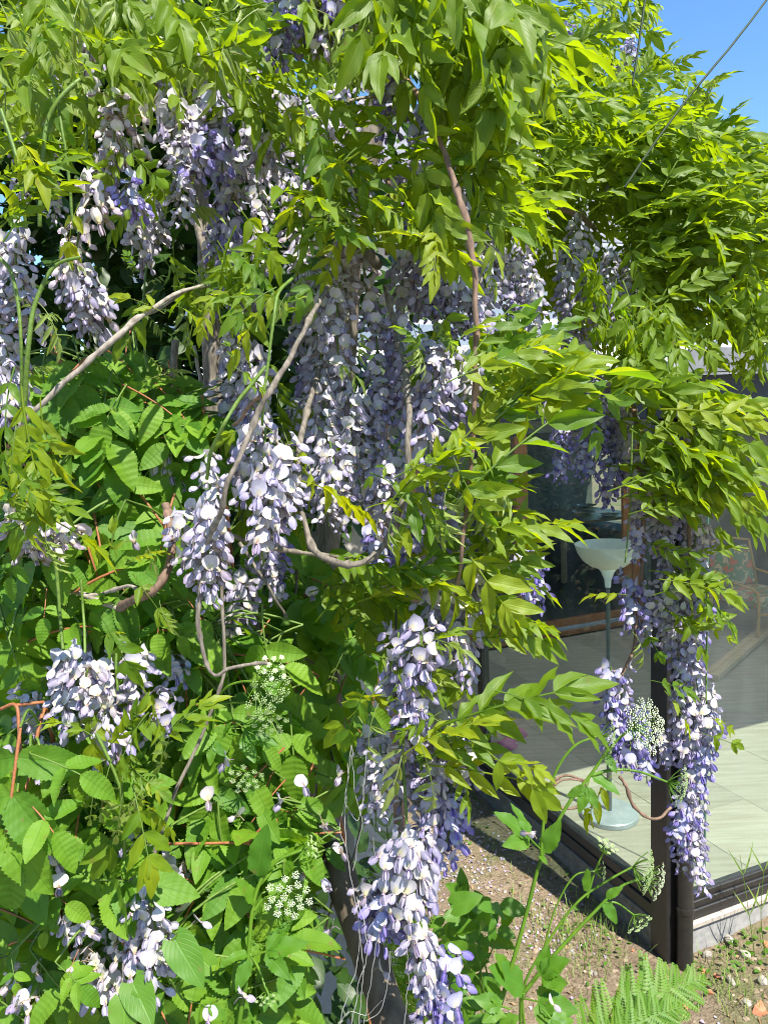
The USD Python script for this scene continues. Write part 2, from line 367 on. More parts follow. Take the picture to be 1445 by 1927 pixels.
mat('soil', {'g': ('geometry', {}), 'n': ('noise_texture', dict(scale=2.2, detail=8, roughness=0.65)), 'n2': ('noise_texture', dict(scale=30.0, detail=10, roughness=0.8)), 'v': ('voronoi_texture', dict(scale=60.0)),
             'r': ('rgb_ramp', dict(ramp=[(0.25, (0.075, 0.055, 0.036)), (0.5, (0.21, 0.16, 0.105)), (0.75, (0.37, 0.30, 0.21))])),
             'gr': ('rgb_ramp', dict(ramp=[(0.54, (0, 0, 0)), (0.66, (1, 1, 1))])), 'mx': ('mix_color', dict(b=(0.09, 0.13, 0.03))), 'gf': ('math', dict(math_type='multiply', value2=0.55)),
             'ad': ('math', dict(math_type='multiply_add', value2=0.5)), 'b': ('bump', dict(strength=1.0, distance=0.02)), 'p': ('principled_bsdf', dict(roughness=0.95, specular_ior_level=0.15))},
    [('g.position', 'n.vector'), ('g.position', 'n2.vector'), ('g.position', 'v.vector'), ('n2.fac', 'r.fac'), ('n.fac', 'gr.fac'), ('gr.color', 'gf.value1'), ('gf.value', 'mx.fac'), ('r.color', 'mx.a'), ('mx.result', 'p.base_color'),
     ('v.distance', 'ad.value1'), ('n2.fac', 'ad.value3'), ('ad.value', 'b.height'), ('b.normal', 'p.normal')], 'p.BSDF')
mat('brick', {'t': ('texture_coordinate', {}), 'n': ('noise_texture', dict(scale=9.0, detail=5)), 'o': ('geometry', {}), 'r': ('rgb_ramp', dict(ramp=[(0, (0.26, 0.14, 0.09)), (0.5, (0.34, 0.21, 0.14)), (1, (0.40, 0.29, 0.21))])),
              'a': ('math', dict(math_type='multiply_add', value2=0.4)), 'b': ('bump', dict(strength=0.5, distance=0.004)), 'p': ('principled_bsdf', dict(roughness=0.9))},
    [('o.position', 'n.vector'), ('n.fac', 'a.value1'), ('o.random_per_island', 'a.value3'), ('a.value', 'r.fac'), ('r.color', 'p.base_color'), ('n.fac', 'b.height'), ('b.normal', 'p.normal')], 'p.BSDF')
noisy('mortar', (0.30, 0.28, 0.25), (0.40, 0.38, 0.34), 50, 0.95, 0.4, 0.003, space='world')


# ------------------------------------------------------------------ ground
def smooth01(t):
    t = np.clip(t, 0, 1)
    return t * t * (3 - 2 * t)


def ground_z(x, y):
    x, y = np.asarray(x, float), np.asarray(y, float)
    yl = 2.55 + 1.1 * smooth01((-x) / 0.9)
    b = 1.28 * (1 - smooth01((y - 0.35) / (yl - 0.35)))
    near = np.exp(-((x - 1) ** 2 + (y - 3.5) ** 2) / 18)
    p = np.stack([x * 2.1, y * 2.1, 0 * x], -1)
    q = np.stack([x * 9, y * 9, 0 * x + 5], -1)
    bump = 0.09 * (meshkit.noise(p) - 0.5) + 0.03 * (meshkit.noise(q) - 0.5)
    right = 0.05 * smooth01((x - 1.5) / 1.2)
    return -0.29 + b + bump * near + right


def axis(fine0, fine1, step, far):
    a = np.arange(fine0, fine1 + 1e-6, step)
    g = [fine1 + step]
    while g[-1] < far:
        g.append(g[-1] + (g[-1] - fine1) * 0.35 + step)
    h = [fine0 - step]
    while h[-1] > -far:
        h.append(h[-1] - (fine0 - h[-1]) * 0.35 - step)
    return np.array(h[::-1] + list(a) + g)


gx, gy = axis(-2.5, 3.2, 0.035, 160), axis(-0.5, 6.5, 0.035, 160)
GX, GY = np.meshgrid(gx, gy, indexing='ij')
gv = np.stack([GX, GY, ground_z(GX, GY)], -1).reshape(-1, 3)
gf = grid_faces(len(gx), len(gy))
tag(put('/World/ground', (gv, gf), 'soil'), 'bare sandy soil with fallen petals beside the glass sunroom', 'ground', kind='structure')


def on_ground(px, py):
    z = -0.28
    for _ in range(6):
        p = at_z(px, py, z)
        z = float(ground_z(p[0], p[1]))
    return np.array([p[0], p[1], z])


# ------------------------------------------------------------------ the sunroom, in its own axes: u along the right face, w along the left face (away), z up
PSI = math.radians(21.98)
CORNER = np.array([1.434, 3.839, 0.0])
U3 = np.array([math.cos(PSI), math.sin(PSI), 0]); W3 = np.array([-math.sin(PSI), math.cos(PSI), 0])
ROOM = np.eye(4); ROOM[:3, 0], ROOM[:3, 1], ROOM[:3, 3] = U3, W3, CORNER


def room_xf(name, label, cat, **k):
    x = xform('/World/' + name, ROOM)
    return tag(x, label, cat, **k)


def local(p):
    q = np.asarray(p) - CORNER
    return np.array([q @ U3, q @ W3, q[2]])


WALL = 4.45
sr = room_xf('sunroom', 'glazed sunroom with anthracite frame and concrete plinth at the right', 'sunroom')
R = P(sr)
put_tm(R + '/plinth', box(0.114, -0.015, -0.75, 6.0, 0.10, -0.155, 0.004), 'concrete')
put_tm(R + '/plinth', box(-0.012, 0.112, -0.75, 0.10, WALL, -0.155, 0.004), 'shaded_concrete')  # left side, with its shade put into the colour
put_tm(R + '/sill', box(0.114, -0.035, -0.153, 6.0, 0.10, -0.122, 0.004), 'sill_stone')
put_tm(R + '/sill', box(-0.02, 0.113, -0.153, 0.10, WALL, -0.122, 0.004), 'shaded_concrete')
put_tm(R + '/bottom_rail', box(0.112, -0.012, -0.120, 6.0, 0.085, -0.062, 0.004), 'anthracite')
put_tm(R + '/bottom_rail', box(0.112, -0.002, -0.060, 6.0, 0.075, -0.020, 0.004), 'anthracite')
put_tm(R + '/bottom_rail', box(0.112, 0.010, -0.018, 6.0, 0.065, 0.016, 0.003), 'anthracite')
put_tm(R + '/bottom_rail', box(-0.012, 0.112, -0.120, 0.085, WALL - 0.01, -0.045, 0.004), 'anthracite')
put_tm(R + '/bottom_rail', box(0.0, 0.112, -0.043, 0.07, WALL - 0.01, 0.016, 0.003), 'anthracite')
put_tm(R + '/corner_post', box(-0.022, -0.018, -0.75, 0.110, 0.110, 2.62, 0.005), 'anthracite')
pipe = trimesh.creation.cylinder(0.042, 3.35, sections=28); pipe.apply_translation([0.058, -0.064, 1.22])
put_tm(R + '/downpipe', pipe, 'anthracite')
for z in (0.02, 1.25, 2.3):
    br = trimesh.creation.annulus(0.0425, 0.047, 0.03, sections=28); br.apply_translation([0.058, -0.064, z])
    put_tm(R + '/pipe_bracket', br, 'anthracite')
for w in (2.02, 3.9):
    put_tm(R + '/mullion', box(0.0, w - 0.035, 0.018, 0.07, w + 0.035, 2.62, 0.004), 'anthracite')
for u in (3.1,):
    put_tm(R + '/mullion', box(u - 0.035, 0.0, 0.018, u + 0.035, 0.07, 2.62, 0.004), 'anthracite')
put_tm(R + '/fascia', box(-0.05, -0.05, 2.622, 6.0, 0.10, 2.83, 0.004), 'dark_fascia')
put_tm(R + '/fascia', box(-0.05, 0.102, 2.622, 0.10, WALL, 2.83, 0.004), 'dark_fascia')
gp = np.array([(0.0, 0.0), (0.02, 0.11), (0.008, 0.115), (-0.012, 0.02), (-0.10, 0.02), (-0.122, 0.115), (-0.134, 0.11), (-0.11, 0.0)])
from shapely.geometry import Polygon
gut = trimesh.creation.extrude_polygon(Polygon(gp), 6.05, engine='earcut')
gut.apply_transform(np.array([[0, 0, 1, -0.05], [1, 0, 0, -0.055], [0, 1, 0, 2.84], [0, 0, 0, 1.0]]))
put_tm(R + '/gutter', gut, 'gutter_metal')
put_tm(R + '/roof', box(-0.05, -0.045, 2.835, 6.0, WALL, 2.90), 'fill_light_roof', smooth=False)
for a, b in ((0.112, 1.983), (2.057, 3.863)):
    put_tm(R + '/glass_pane', box(0.030, a, 0.017, 0.036, b, 2.62), 'pane_glass', smooth=False)
put_tm(R + '/glass_pane', box(0.112, 0.033, 0.017, 3.063, 0.039, 2.62), 'pane_glass', smooth=False)
put_tm(R + '/glass_pane', box(3.137, 0.033, 0.017, 6.0, 0.039, 2.62), 'pane_glass', smooth=False)
put_tm(R + '/pane_edge', box(0.300, 0.042, 0.018, 0.307, 0.054, 2.62), 'glass_edge', smooth=False)
put_tm(R + '/end_wall', box(6.002, 0.0, -0.75, 6.15, WALL, 2.83), 'interior_wall')
fl = room_xf('sunroom_floor', 'grey wood look floor tiles inside the sunroom', 'floor', kind='structure')
put_tm(P(fl) + '/screed', box(0.10, 0.10, -0.30, 6.0, WALL - 0.06, -0.012), 'concrete')
u0 = 0.075
k = 0
for i in range(10):
    a, b = u0 + 0.60 * i, min(u0 + 0.60 * (i + 1), 6.0)
    off = 0.6 * (i % 2)
    w = 0.075 - off
    while w < WALL - 0.08:
        c0, c1 = max(w, 0.075), min(w + 1.2, WALL - 0.065)
        if c1 - c0 > 0.05:
            put_tm(P(fl) + '/floor_tile', box(a + 0.0015, c0 + 0.0015, -0.011, b - 0.0015, c1 - 0.0015, 0.0 + 0.0004 * (k % 3), 0.001), 'floor_plank', smooth=False)
            k += 1
        w += 1.2

# the house behind the sunroom
hs = room_xf('house', 'house behind the sunroom with brown wooden sliding door, white wall and grey roof', 'house')
H = P(hs)
D0, D1 = 1.86, 3.52                                      # the door opening along u
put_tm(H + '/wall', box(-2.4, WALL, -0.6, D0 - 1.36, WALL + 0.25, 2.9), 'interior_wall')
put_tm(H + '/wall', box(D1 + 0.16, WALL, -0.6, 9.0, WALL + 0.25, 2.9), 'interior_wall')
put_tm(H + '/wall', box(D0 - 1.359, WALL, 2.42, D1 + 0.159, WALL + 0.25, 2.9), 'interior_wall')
put_tm(H + '/wall', box(-2.4, WALL - 0.01, 2.902, 9.0, WALL + 0.25, 4.6), 'white_render')
dr = xform(H + '/sliding_door')
DR = P(dr)
put_tm(DR + '/sill', box(D0 - 1.35, WALL - 0.02, 0.0, D1 + 0.15, WALL + 0.12, 0.06, 0.004), 'varnished_wood')
put_tm(DR + '/threshold_strip', box(D0 - 1.35, WALL - 0.012, 0.062, D1 + 0.15, WALL + 0.10, 0.105, 0.004), 'gutter_metal')
put_tm(DR + '/bottom_rail', box(D0 + 0.162, WALL + 0.02, 0.107, D1 - 0.002, WALL + 0.08, 0.19, 0.004), 'varnished_wood')
put_tm(DR + '/bottom_rail', box(D0 - 1.20, WALL + 0.02, 0.107, D0 - 0.002, WALL + 0.08, 0.22, 0.004), 'varnished_wood')
for a, b in ((D0, D0 + 0.16), (D1, D1 + 0.15), (D0 - 1.35, D0 - 1.20)):
    put_tm(DR + '/jamb', box(a, WALL - 0.015, 0.108, b, WALL + 0.11, 2.40, 0.006), 'varnished_wood')
put_tm(DR + '/jamb', box(D1 - 0.13, WALL + 0.02, 0.192, D1 - 0.004, WALL + 0.07, 2.40, 0.006), 'varnished_wood')
put_tm(DR + '/pane', box(D0 - 1.20, WALL + 0.045, 0.222, D0 - 0.002, WALL + 0.051, 2.4), 'pane_glass', smooth=False)
# room behind the door
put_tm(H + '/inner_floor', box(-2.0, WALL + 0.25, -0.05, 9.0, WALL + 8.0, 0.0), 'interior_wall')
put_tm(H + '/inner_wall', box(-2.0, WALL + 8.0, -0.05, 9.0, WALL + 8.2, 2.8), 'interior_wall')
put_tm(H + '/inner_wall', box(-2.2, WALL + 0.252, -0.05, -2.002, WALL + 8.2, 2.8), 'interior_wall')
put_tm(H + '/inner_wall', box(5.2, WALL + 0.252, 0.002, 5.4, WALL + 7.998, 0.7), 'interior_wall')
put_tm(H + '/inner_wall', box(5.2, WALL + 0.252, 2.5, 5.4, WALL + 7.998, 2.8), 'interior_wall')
put_tm(H + '/side_window', box(5.29, WALL + 0.26, 0.702, 5.296, WALL + 7.9, 2.498), 'pane_glass', smooth=False)  # unseen window, added to bring light to the table
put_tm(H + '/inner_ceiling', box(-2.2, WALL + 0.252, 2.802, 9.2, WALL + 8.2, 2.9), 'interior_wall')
# pitched roof of courses of tiles
rp = []
for c in range(14):
    for t in range(36):
        x0 = -2.6 + t * 0.33 + (0.165 if c % 2 else 0)
        m = box(x0, 0, 0, x0 + 0.325, 0.36, 0.022)
        m.apply_transform(trimesh.transformations.rotation_matrix(math.radians(3), [1, 0, 0]))
        m.apply_translation([0, c * 0.30, 0.012])
        rp.append(m)
rm = trimesh.util.concatenate(rp)
rm.apply_transform(trimesh.transformations.rotation_matrix(math.radians(36), [1, 0, 0]))
rm.apply_translation([0, WALL - 0.45, 4.42])
rf = put_tm(H + '/roof_tiles', rm, 'roof_slate', smooth=False, kind='stuff')
db = box(-2.6, 0, -0.06, 9.4, 4.3, -0.01)
db.apply_transform(trimesh.transformations.rotation_matrix(math.radians(36), [1, 0, 0])); db.apply_translation([0, WALL - 0.45, 4.42])
put_tm(H + '/roof_deck', db, 'roof_slate')
gtt = trimesh.creation.cylinder(0.06, 12, sections=16); gtt.apply_transform(trimesh.transformations.rotation_matrix(math.pi / 2, [0, 1, 0])); gtt.apply_translation([3.4, WALL - 0.52, 4.36])
put_tm(H + '/eaves_gutter', gtt, 'gutter_metal')


def lathe(profile, sections=40):
    return trimesh.creation.revolve(np.array(profile), sections=sections)


# floor lamp
lp = thing('floor_lamp', 'standing uplighter lamp with white bowl, grey pole and round base inside the sunroom', 'floor lamp', (1.404, 4.798, 0))
LP = P(lp)
put_tm(LP + '/base', lathe([(0, 0.0), (0.182, 0.0), (0.186, 0.004), (0.186, 0.032), (0.180, 0.038), (0.02, 0.044), (0, 0.044)]), 'lamp_base')
put_tm(LP + '/pole', lathe([(0, 0.044), (0.017, 0.044), (0.017, 1.0), (0.0, 1.0)], 18), 'lamp_grey')
put_tm(LP + '/pole', lathe([(0, 0.98), (0.0125, 0.98), (0.0125, 1.56), (0.0, 1.56)], 18), 'lamp_grey')
put_tm(LP + '/joint', lathe([(0, 0.965), (0.019, 0.965), (0.020, 0.99), (0.015, 1.03), (0, 1.03)], 18), 'lamp_grey')
put_tm(LP + '/socket', lathe([(0, 1.55), (0.018, 1.55), (0.022, 1.60), (0.045, 1.655), (0.062, 1.675), (0, 1.675)], 24), 'white_plastic')
bp = [(0.06, 1.672), (0.11, 1.69), (0.155, 1.725), (0.188, 1.775), (0.206, 1.83)]
put_tm(LP + '/bowl', lathe(bp + [(r - 0.004, z + 0.001) for r, z in bp[::-1]] + [bp[0]], 48), 'bowl_plastic')
# table with plates
tb_p = at_z(1092, 970, 0.95)
tb = xform('/World/dining_table', np.vstack([np.hstack([ROOM[:3, :3], np.array([[tb_p[0]], [tb_p[1]], [0]])]), [0, 0, 0, 1]]))
tag(tb, 'light wood dining table with plates in the dark room behind the door', 'table')
put_tm(P(tb) + '/tabletop', box(-0.75, -0.55, 0.91, 0.85, 0.9, 0.95, 0.005), 'table_wood')
for x in (-0.68, 0.74):
    for y in (-0.48, 0.79):
        put_tm(P(tb) + '/leg', box(x, y, 0, x + 0.07, y + 0.07, 0.909, 0.004), 'table_wood')
prof = [(r_ * 1.25, z_ * 1.25) for r_, z_ in ((0, 0), (0.075, 0.0), (0.085, 0.004), (0.135, 0.022), (0.136, 0.026), (0.084, 0.009), (0, 0.006))]
for px, py, lab in ((1104, 953, 'white plate on the table, farther of the stacked-looking pair'), (1098, 966, 'white plate on the table, nearer one of the pair'), (1146, 971, 'white plate at the right end of the table')):
    q = at_z(px, py, 0.953)
    pl = thing('plate', lab, 'plate', q, 'plates on the table')
    put_tm(P(pl) + '/dish', lathe(prof, 32), 'ceramic')
    put_tm(P(pl) + '/foot', lathe([(0.05, -0.0015), (0.055, -0.0015), (0.055, 0.0), (0.05, 0.0)], 24), 'ceramic')
# armchair with floral cushion
ac_p = at_z(1422, 1118, 0.46)
ac = xform('/World/armchair', np.vstack([np.hstack([ROOM[:3, :3], np.array([[ac_p[0]], [ac_p[1]], [0]])]), [0, 0, 0, 1]]))
tag(ac, 'cane armchair with red and green floral cushions behind the right hand glass', 'armchair')
A = P(ac)
put_tm(A + '/seat_cushion', box(-0.30, -0.30, 0.36, 0.34, 0.30, 0.50, 0.035), 'floral_cloth')
bk = box(-0.30, 0.0, 0, 0.34, 0.13, 0.5, 0.04); bk.apply_transform(trimesh.transformations.rotation_matrix(math.radians(-14), [1, 0, 0])); bk.apply_translation([0, 0.27, 0.48])
put_tm(A + '/back_cushion', bk, 'floral_cloth')
for x in (-0.34, 0.38):
    put(A + '/arm', tube(spline([(x, -0.34, 0.02), (x, -0.35, 0.45), (x, -0.28, 0.60), (x, 0.1, 0.63), (x, 0.42, 0.66)]), 0.016, 8), 'bamboo')
    put(A + '/leg', tube(spline([(x, 0.30, 0.02), (x, 0.34, 0.5), (x, 0.46, 1.0)]), 0.016, 8), 'bamboo')
put(A + '/front_rail', tube(spline([(-0.34, -0.34, 0.33), (0.02, -0.36, 0.31), (0.38, -0.34, 0.33)]), 0.014, 8), 'bamboo')
put(A + '/back_rail', tube(spline([(-0.34, 0.46, 1.0), (0.02, 0.48, 1.05), (0.38, 0.46, 1.0)]), 0.014, 8), 'bamboo')
# plank on the floor
q0, q1 = at_z(1352, 1278, 0.03), at_z(1475, 1168, 0.05)
pk = thing('wooden_plank', 'pale wooden beam lying across the sunroom floor behind the glass', 'plank', q0)
dv = q1 - q0; ln = np.linalg.norm(dv)
for o, h in ((0.0, 0.06), (0.085, 0.045)):
    m = box(0, o, 0, ln, o + 0.075, h, 0.004); m.apply_transform(frame(dv, np.array([0, 0, 1.0]), [0, 0, -0.026]))
    put_tm(P(pk) + '/board', m, 'beam_wood')
# pair of pink clogs by the left glass
for i, (px, py, lab) in enumerate(((946, 1412, 'pink foam clog on the floor against the left glass, nearer of two'), (968, 1392, 'pink foam clog on the floor, farther from the glass'))):
    q = at_z(px, py, 0.0)
    cl = thing('pink_clog', lab, 'clog', q, 'pink clogs')
    pts, tt = [], np.linspace(0, 1, 12)
    prof = [(t * 0.25 - 0.12, 0.046 * math.sin(math.pi * (0.12 + 0.80 * t)) ** 0.6) for t in tt]
    poly = Polygon([(x, y) for x, y in prof] + [(x, -y) for x, y in prof[::-1]])
    ang = math.radians(25 + 10 * i)
    RZ = trimesh.transformations.rotation_matrix(ang, [0, 0, 1])
    so = trimesh.creation.extrude_polygon(poly, 0.025, engine='earcut'); so.apply_transform(RZ)
    put_tm(P(cl) + '/sole', so, 'pink_foam')
    up = trimesh.creation.icosphere(3); up.apply_scale([0.085, 0.047, 0.062]); up = up.slice_plane([0, 0, 0.0], [0, 0, 1]); up.apply_translation([0.035, 0, 0.0255]); up.apply_transform(RZ)
    put_tm(P(cl) + '/upper', up, 'pink_foam')
    st = tube(spline([(0.0, 0.046, 0.05), (-0.09, 0.045, 0.065), (-0.128, 0, 0.07), (-0.09, -0.045, 0.065), (0.0, -0.046, 0.05)]), 0.006, 6)
    put(P(cl) + '/heel_strap', moved(st, RZ), 'pink_foam')

# ------------------------------------------------------------------ garden wall of bricks behind the shrubs
def brick_wall(name, label, p0, direction, length, z0, z1, thick=0.22):
    w = thing(name, label, 'wall')
    dv = nrm(direction)
    M = frame(dv, np.array([0, 0, 1.0]), np.array([p0[0], p0[1], z0]))
    core = box(0, 0.012, -0.6, length, thick, z1 - z0 - 0.004); core.apply_transform(M)
    put_tm(P(w) + '/mortar_bed', core, 'mortar')
    ms, n = [], 0
    rows = int((z1 - z0) / 0.075)
    g = np.random.default_rng(3)
    for r in range(rows):
        x = -0.11 * (r % 2)
        while x < length:
            a, b = max(x, 0), min(x + 0.215, length)
            if b - a > 0.03:
                m = box(a, g.uniform(-0.003, 0.003), r * 0.075, b, 0.05, r * 0.075 + 0.065)
                ms.append(m)
            x += 0.225
    m = trimesh.util.concatenate(ms); m.apply_transform(M)
    put_tm(P(w) + '/bricks', m, 'brick', smooth=False, kind='stuff')
    return w


bw0 = at(740, 1010, 2.95)
brick_wall('brick_wall', 'old brick wall glimpsed through stems behind the central blossoms', bw0 - 0.0 * W3, W3, 1.2, -0.1, 2.75)


# ------------------------------------------------------------------ leaves
def blade(L, W, g, fold=0.25, curl=0.15, wave=0.05, ns=7, teeth=0.0, shape='lance', pleat=0.0, across=5):
    """One leaflet along +x from the origin, face up (+z)."""
    t = np.linspace(0, 1, ns)
    if shape == 'lance':
        prof = (np.clip(t, 0.0, 1) ** 0.66) * (1 - t) ** 1.02
    elif shape == 'ovate':
        prof = (t ** 0.56) * (1 - t) ** 0.92
    else:                                                # heart
        prof = ((t + 0.02) ** 0.33) * (1 - t) ** 0.85
    prof = prof / prof.max()
    prof[0] = max(prof[0], 0.03 if shape != 'heart' else 0.45)
    prof[-1] = 0.012
    v = np.linspace(-1, 1, across)
    T, V = np.meshgrid(t, v, indexing='ij')
    w = (W / 2) * np.repeat(prof[:, None], across, 1)
    if teeth:
        edge = np.abs(V) > 0.99
        saw = np.where(np.arange(ns) % 2 == 0, 1.0, -1.0)[:, None] * teeth
        saw[:2] = 0; saw[-2:] = 0
        w = np.where(edge, w * (1 + saw), w)
    x = T * L
    if teeth:
        x = x + np.where(np.abs(V) > 0.99, 0.4 * L / ns * (np.arange(ns) % 2)[:, None] * (prof[:, None] > 0.1), 0)
    if shape == 'heart':
        x = x - 0.16 * L * np.abs(V) ** 1.5 * np.clip(1 - T / 0.35, 0, 1)
    y = V * w
    ph = g.uniform(0, 6.28)
    z = fold * np.abs(y) - curl * L * T ** 2 + wave * L * np.sin(2 * np.pi * 2.2 * T + ph + (V > 0) * g.uniform(0.5, 2.5)) * np.abs(V) ** 1.5 * np.repeat(prof[:, None], across, 1)
    if pleat:
        z = z + pleat * L * np.cos(2 * np.pi * (9 * (T - 0.48 * np.abs(V) * 0.5)))
    y = y + g.uniform(-0.06, 0.06) * L * T ** 2
    vv = np.stack([x, y, z], -1).reshape(-1, 3)
    return vv, grid_faces(ns, across), np.stack([T, V * 0.5 + 0.5], -1).reshape(-1, 2)


def wisteria_leaf(g, kind):
    """Pinnate leaf, 1 m long along +x, made of (rachis, [leaflets])."""
    pairs = {'big': g.integers(4, 6), 'mid': g.integers(4, 7), 'hang': g.integers(4, 6), 'young': g.integers(2, 4), 'few': g.integers(2, 4)}[kind]
    droop = g.uniform(0.08, 0.35) if kind != 'young' else g.uniform(0.2, 0.5)
    sway = g.uniform(-0.12, 0.12)
    s = np.linspace(0, 1, 9)
    rach = np.stack([s, sway * s ** 2, -droop * s ** 2 + 0.12 * s], -1)
    rach *= 1 / np.linalg.norm(np.diff(rach, axis=0), axis=1).sum()
    # chord on the x axis
    e = nrm(rach[-1]); R_ = frame(e, np.array([0, 0, 1.0]), [0, 0, 0])[:3, :3].T
    rach = rach @ R_.T / np.linalg.norm(rach[-1])
    lets = []
    start = {'few': 0.35, 'young': 0.5}.get(kind, 0.2)
    base = {'big': 0.42, 'mid': 0.36, 'hang': 0.39, 'young': 0.50, 'few': 0.56}[kind]
    wr = {'big': 0.33, 'mid': 0.31, 'hang': 0.31, 'young': 0.20, 'few': 0.36}[kind]
    fold = {'young': 1.3}.get(kind, 0.5)
    pos = np.linspace(start, 0.93, pairs)
    for i, p in enumerate(pos):
        c = np.array([np.interp(p, s, rach[:, k]) for k in range(3)])
        tg = nrm(np.array([np.interp(min(p + 0.05, 1), s, rach[:, k]) for k in range(3)]) - c)
        for sd in (-1, 1):
            a = math.radians(g.uniform(30, 54) - 14 * i / pairs)
            dn = {'hang': g.uniform(0.5, 1.3), 'young': g.uniform(0.8, 1.8)}.get(kind, g.uniform(-0.15, 0.45))
            dirv = nrm(tg * math.cos(a) + np.array([0, sd, 0]) * math.sin(a) + np.array([0, 0, -dn]))
            up = nrm(np.array([g.normal(0, 0.35), sd * (0.25 if kind != 'hang' else 0.5) + g.normal(0, 0.45), 1.0]))
            L = base * g.uniform(0.85, 1.1) * (1 - 0.28 * abs(i / max(pairs - 1, 1) - 0.55))
            b = blade(L, L * wr * g.uniform(0.88, 1.12), g, fold * g.uniform(0.2, 1.9), g.uniform(-0.1, 0.45), g.uniform(0.03, 0.09))
            lets.append(moved(b, frame(dirv, up, c)))
    b = blade(base * 1.05, base * 1.05 * wr, g, fold * 0.8, g.uniform(0.05, 0.3), 0.04)
    lets.append(moved(b, frame(nrm(rach[-1] - rach[-2]) + np.array([0, 0, -0.5 if kind in ('hang', 'young') else -0.1]), np.array([0.3, 0, 1.0]), rach[-1])))
    rt = tube(rach, [0.012, 0.007], 4, cap=False)
    return rt, lets


LIB = '/World/Library'
stage.CreateClassPrim(LIB)
leafkinds = {}
for kind, n in (('big', 9), ('mid', 10), ('hang', 8), ('young', 6), ('few', 6)):
    leafkinds[kind] = []
    for i in range(n):
        g = np.random.default_rng(100 + i + 17 * len(leafkinds))
        rt, lets = wisteria_leaf(g, kind)
        m = 'young_leaf' if kind == 'young' else 'wisteria_leaf'
        whole = join([rt] + lets)
        one = f'{LIB}/{kind}_leaf_{i}'
        put(one, whole[:3], m)
        fine = f'{LIB}/{kind}_fine_leaf_{i}'
        UsdGeom.Xform.Define(stage, fine)
        put(fine + '/leaf_stalk', rt, 'green_stem')
        for b in lets:
            put(fine + '/leaflet', b, m)
        leafkinds[kind].append((one, fine, whole[:3]))

# ------------------------------------------------------------------ blossoms
PALE = dict(banner=(0.57, 0.55, 0.575), edge=(0.53, 0.505, 0.575), keel=(0.46, 0.42, 0.545), calyx=(0.30, 0.23, 0.30))
LILAC = dict(banner=(0.54, 0.50, 0.57), edge=(0.48, 0.44, 0.56), keel=(0.385, 0.345, 0.51), calyx=(0.28, 0.20, 0.30))
BLUE = dict(banner=(0.47, 0.47, 0.65), edge=(0.38, 0.38, 0.61), keel=(0.24, 0.19, 0.52), calyx=(0.24, 0.17, 0.32))
FADED = dict(banner=(0.62, 0.58, 0.57), edge=(0.53, 0.47, 0.50), keel=(0.45, 0.37, 0.46), calyx=(0.38, 0.28, 0.20))
PALETTES = {'W': PALE, 'L': LILAC, 'B': BLUE, 'F': FADED}


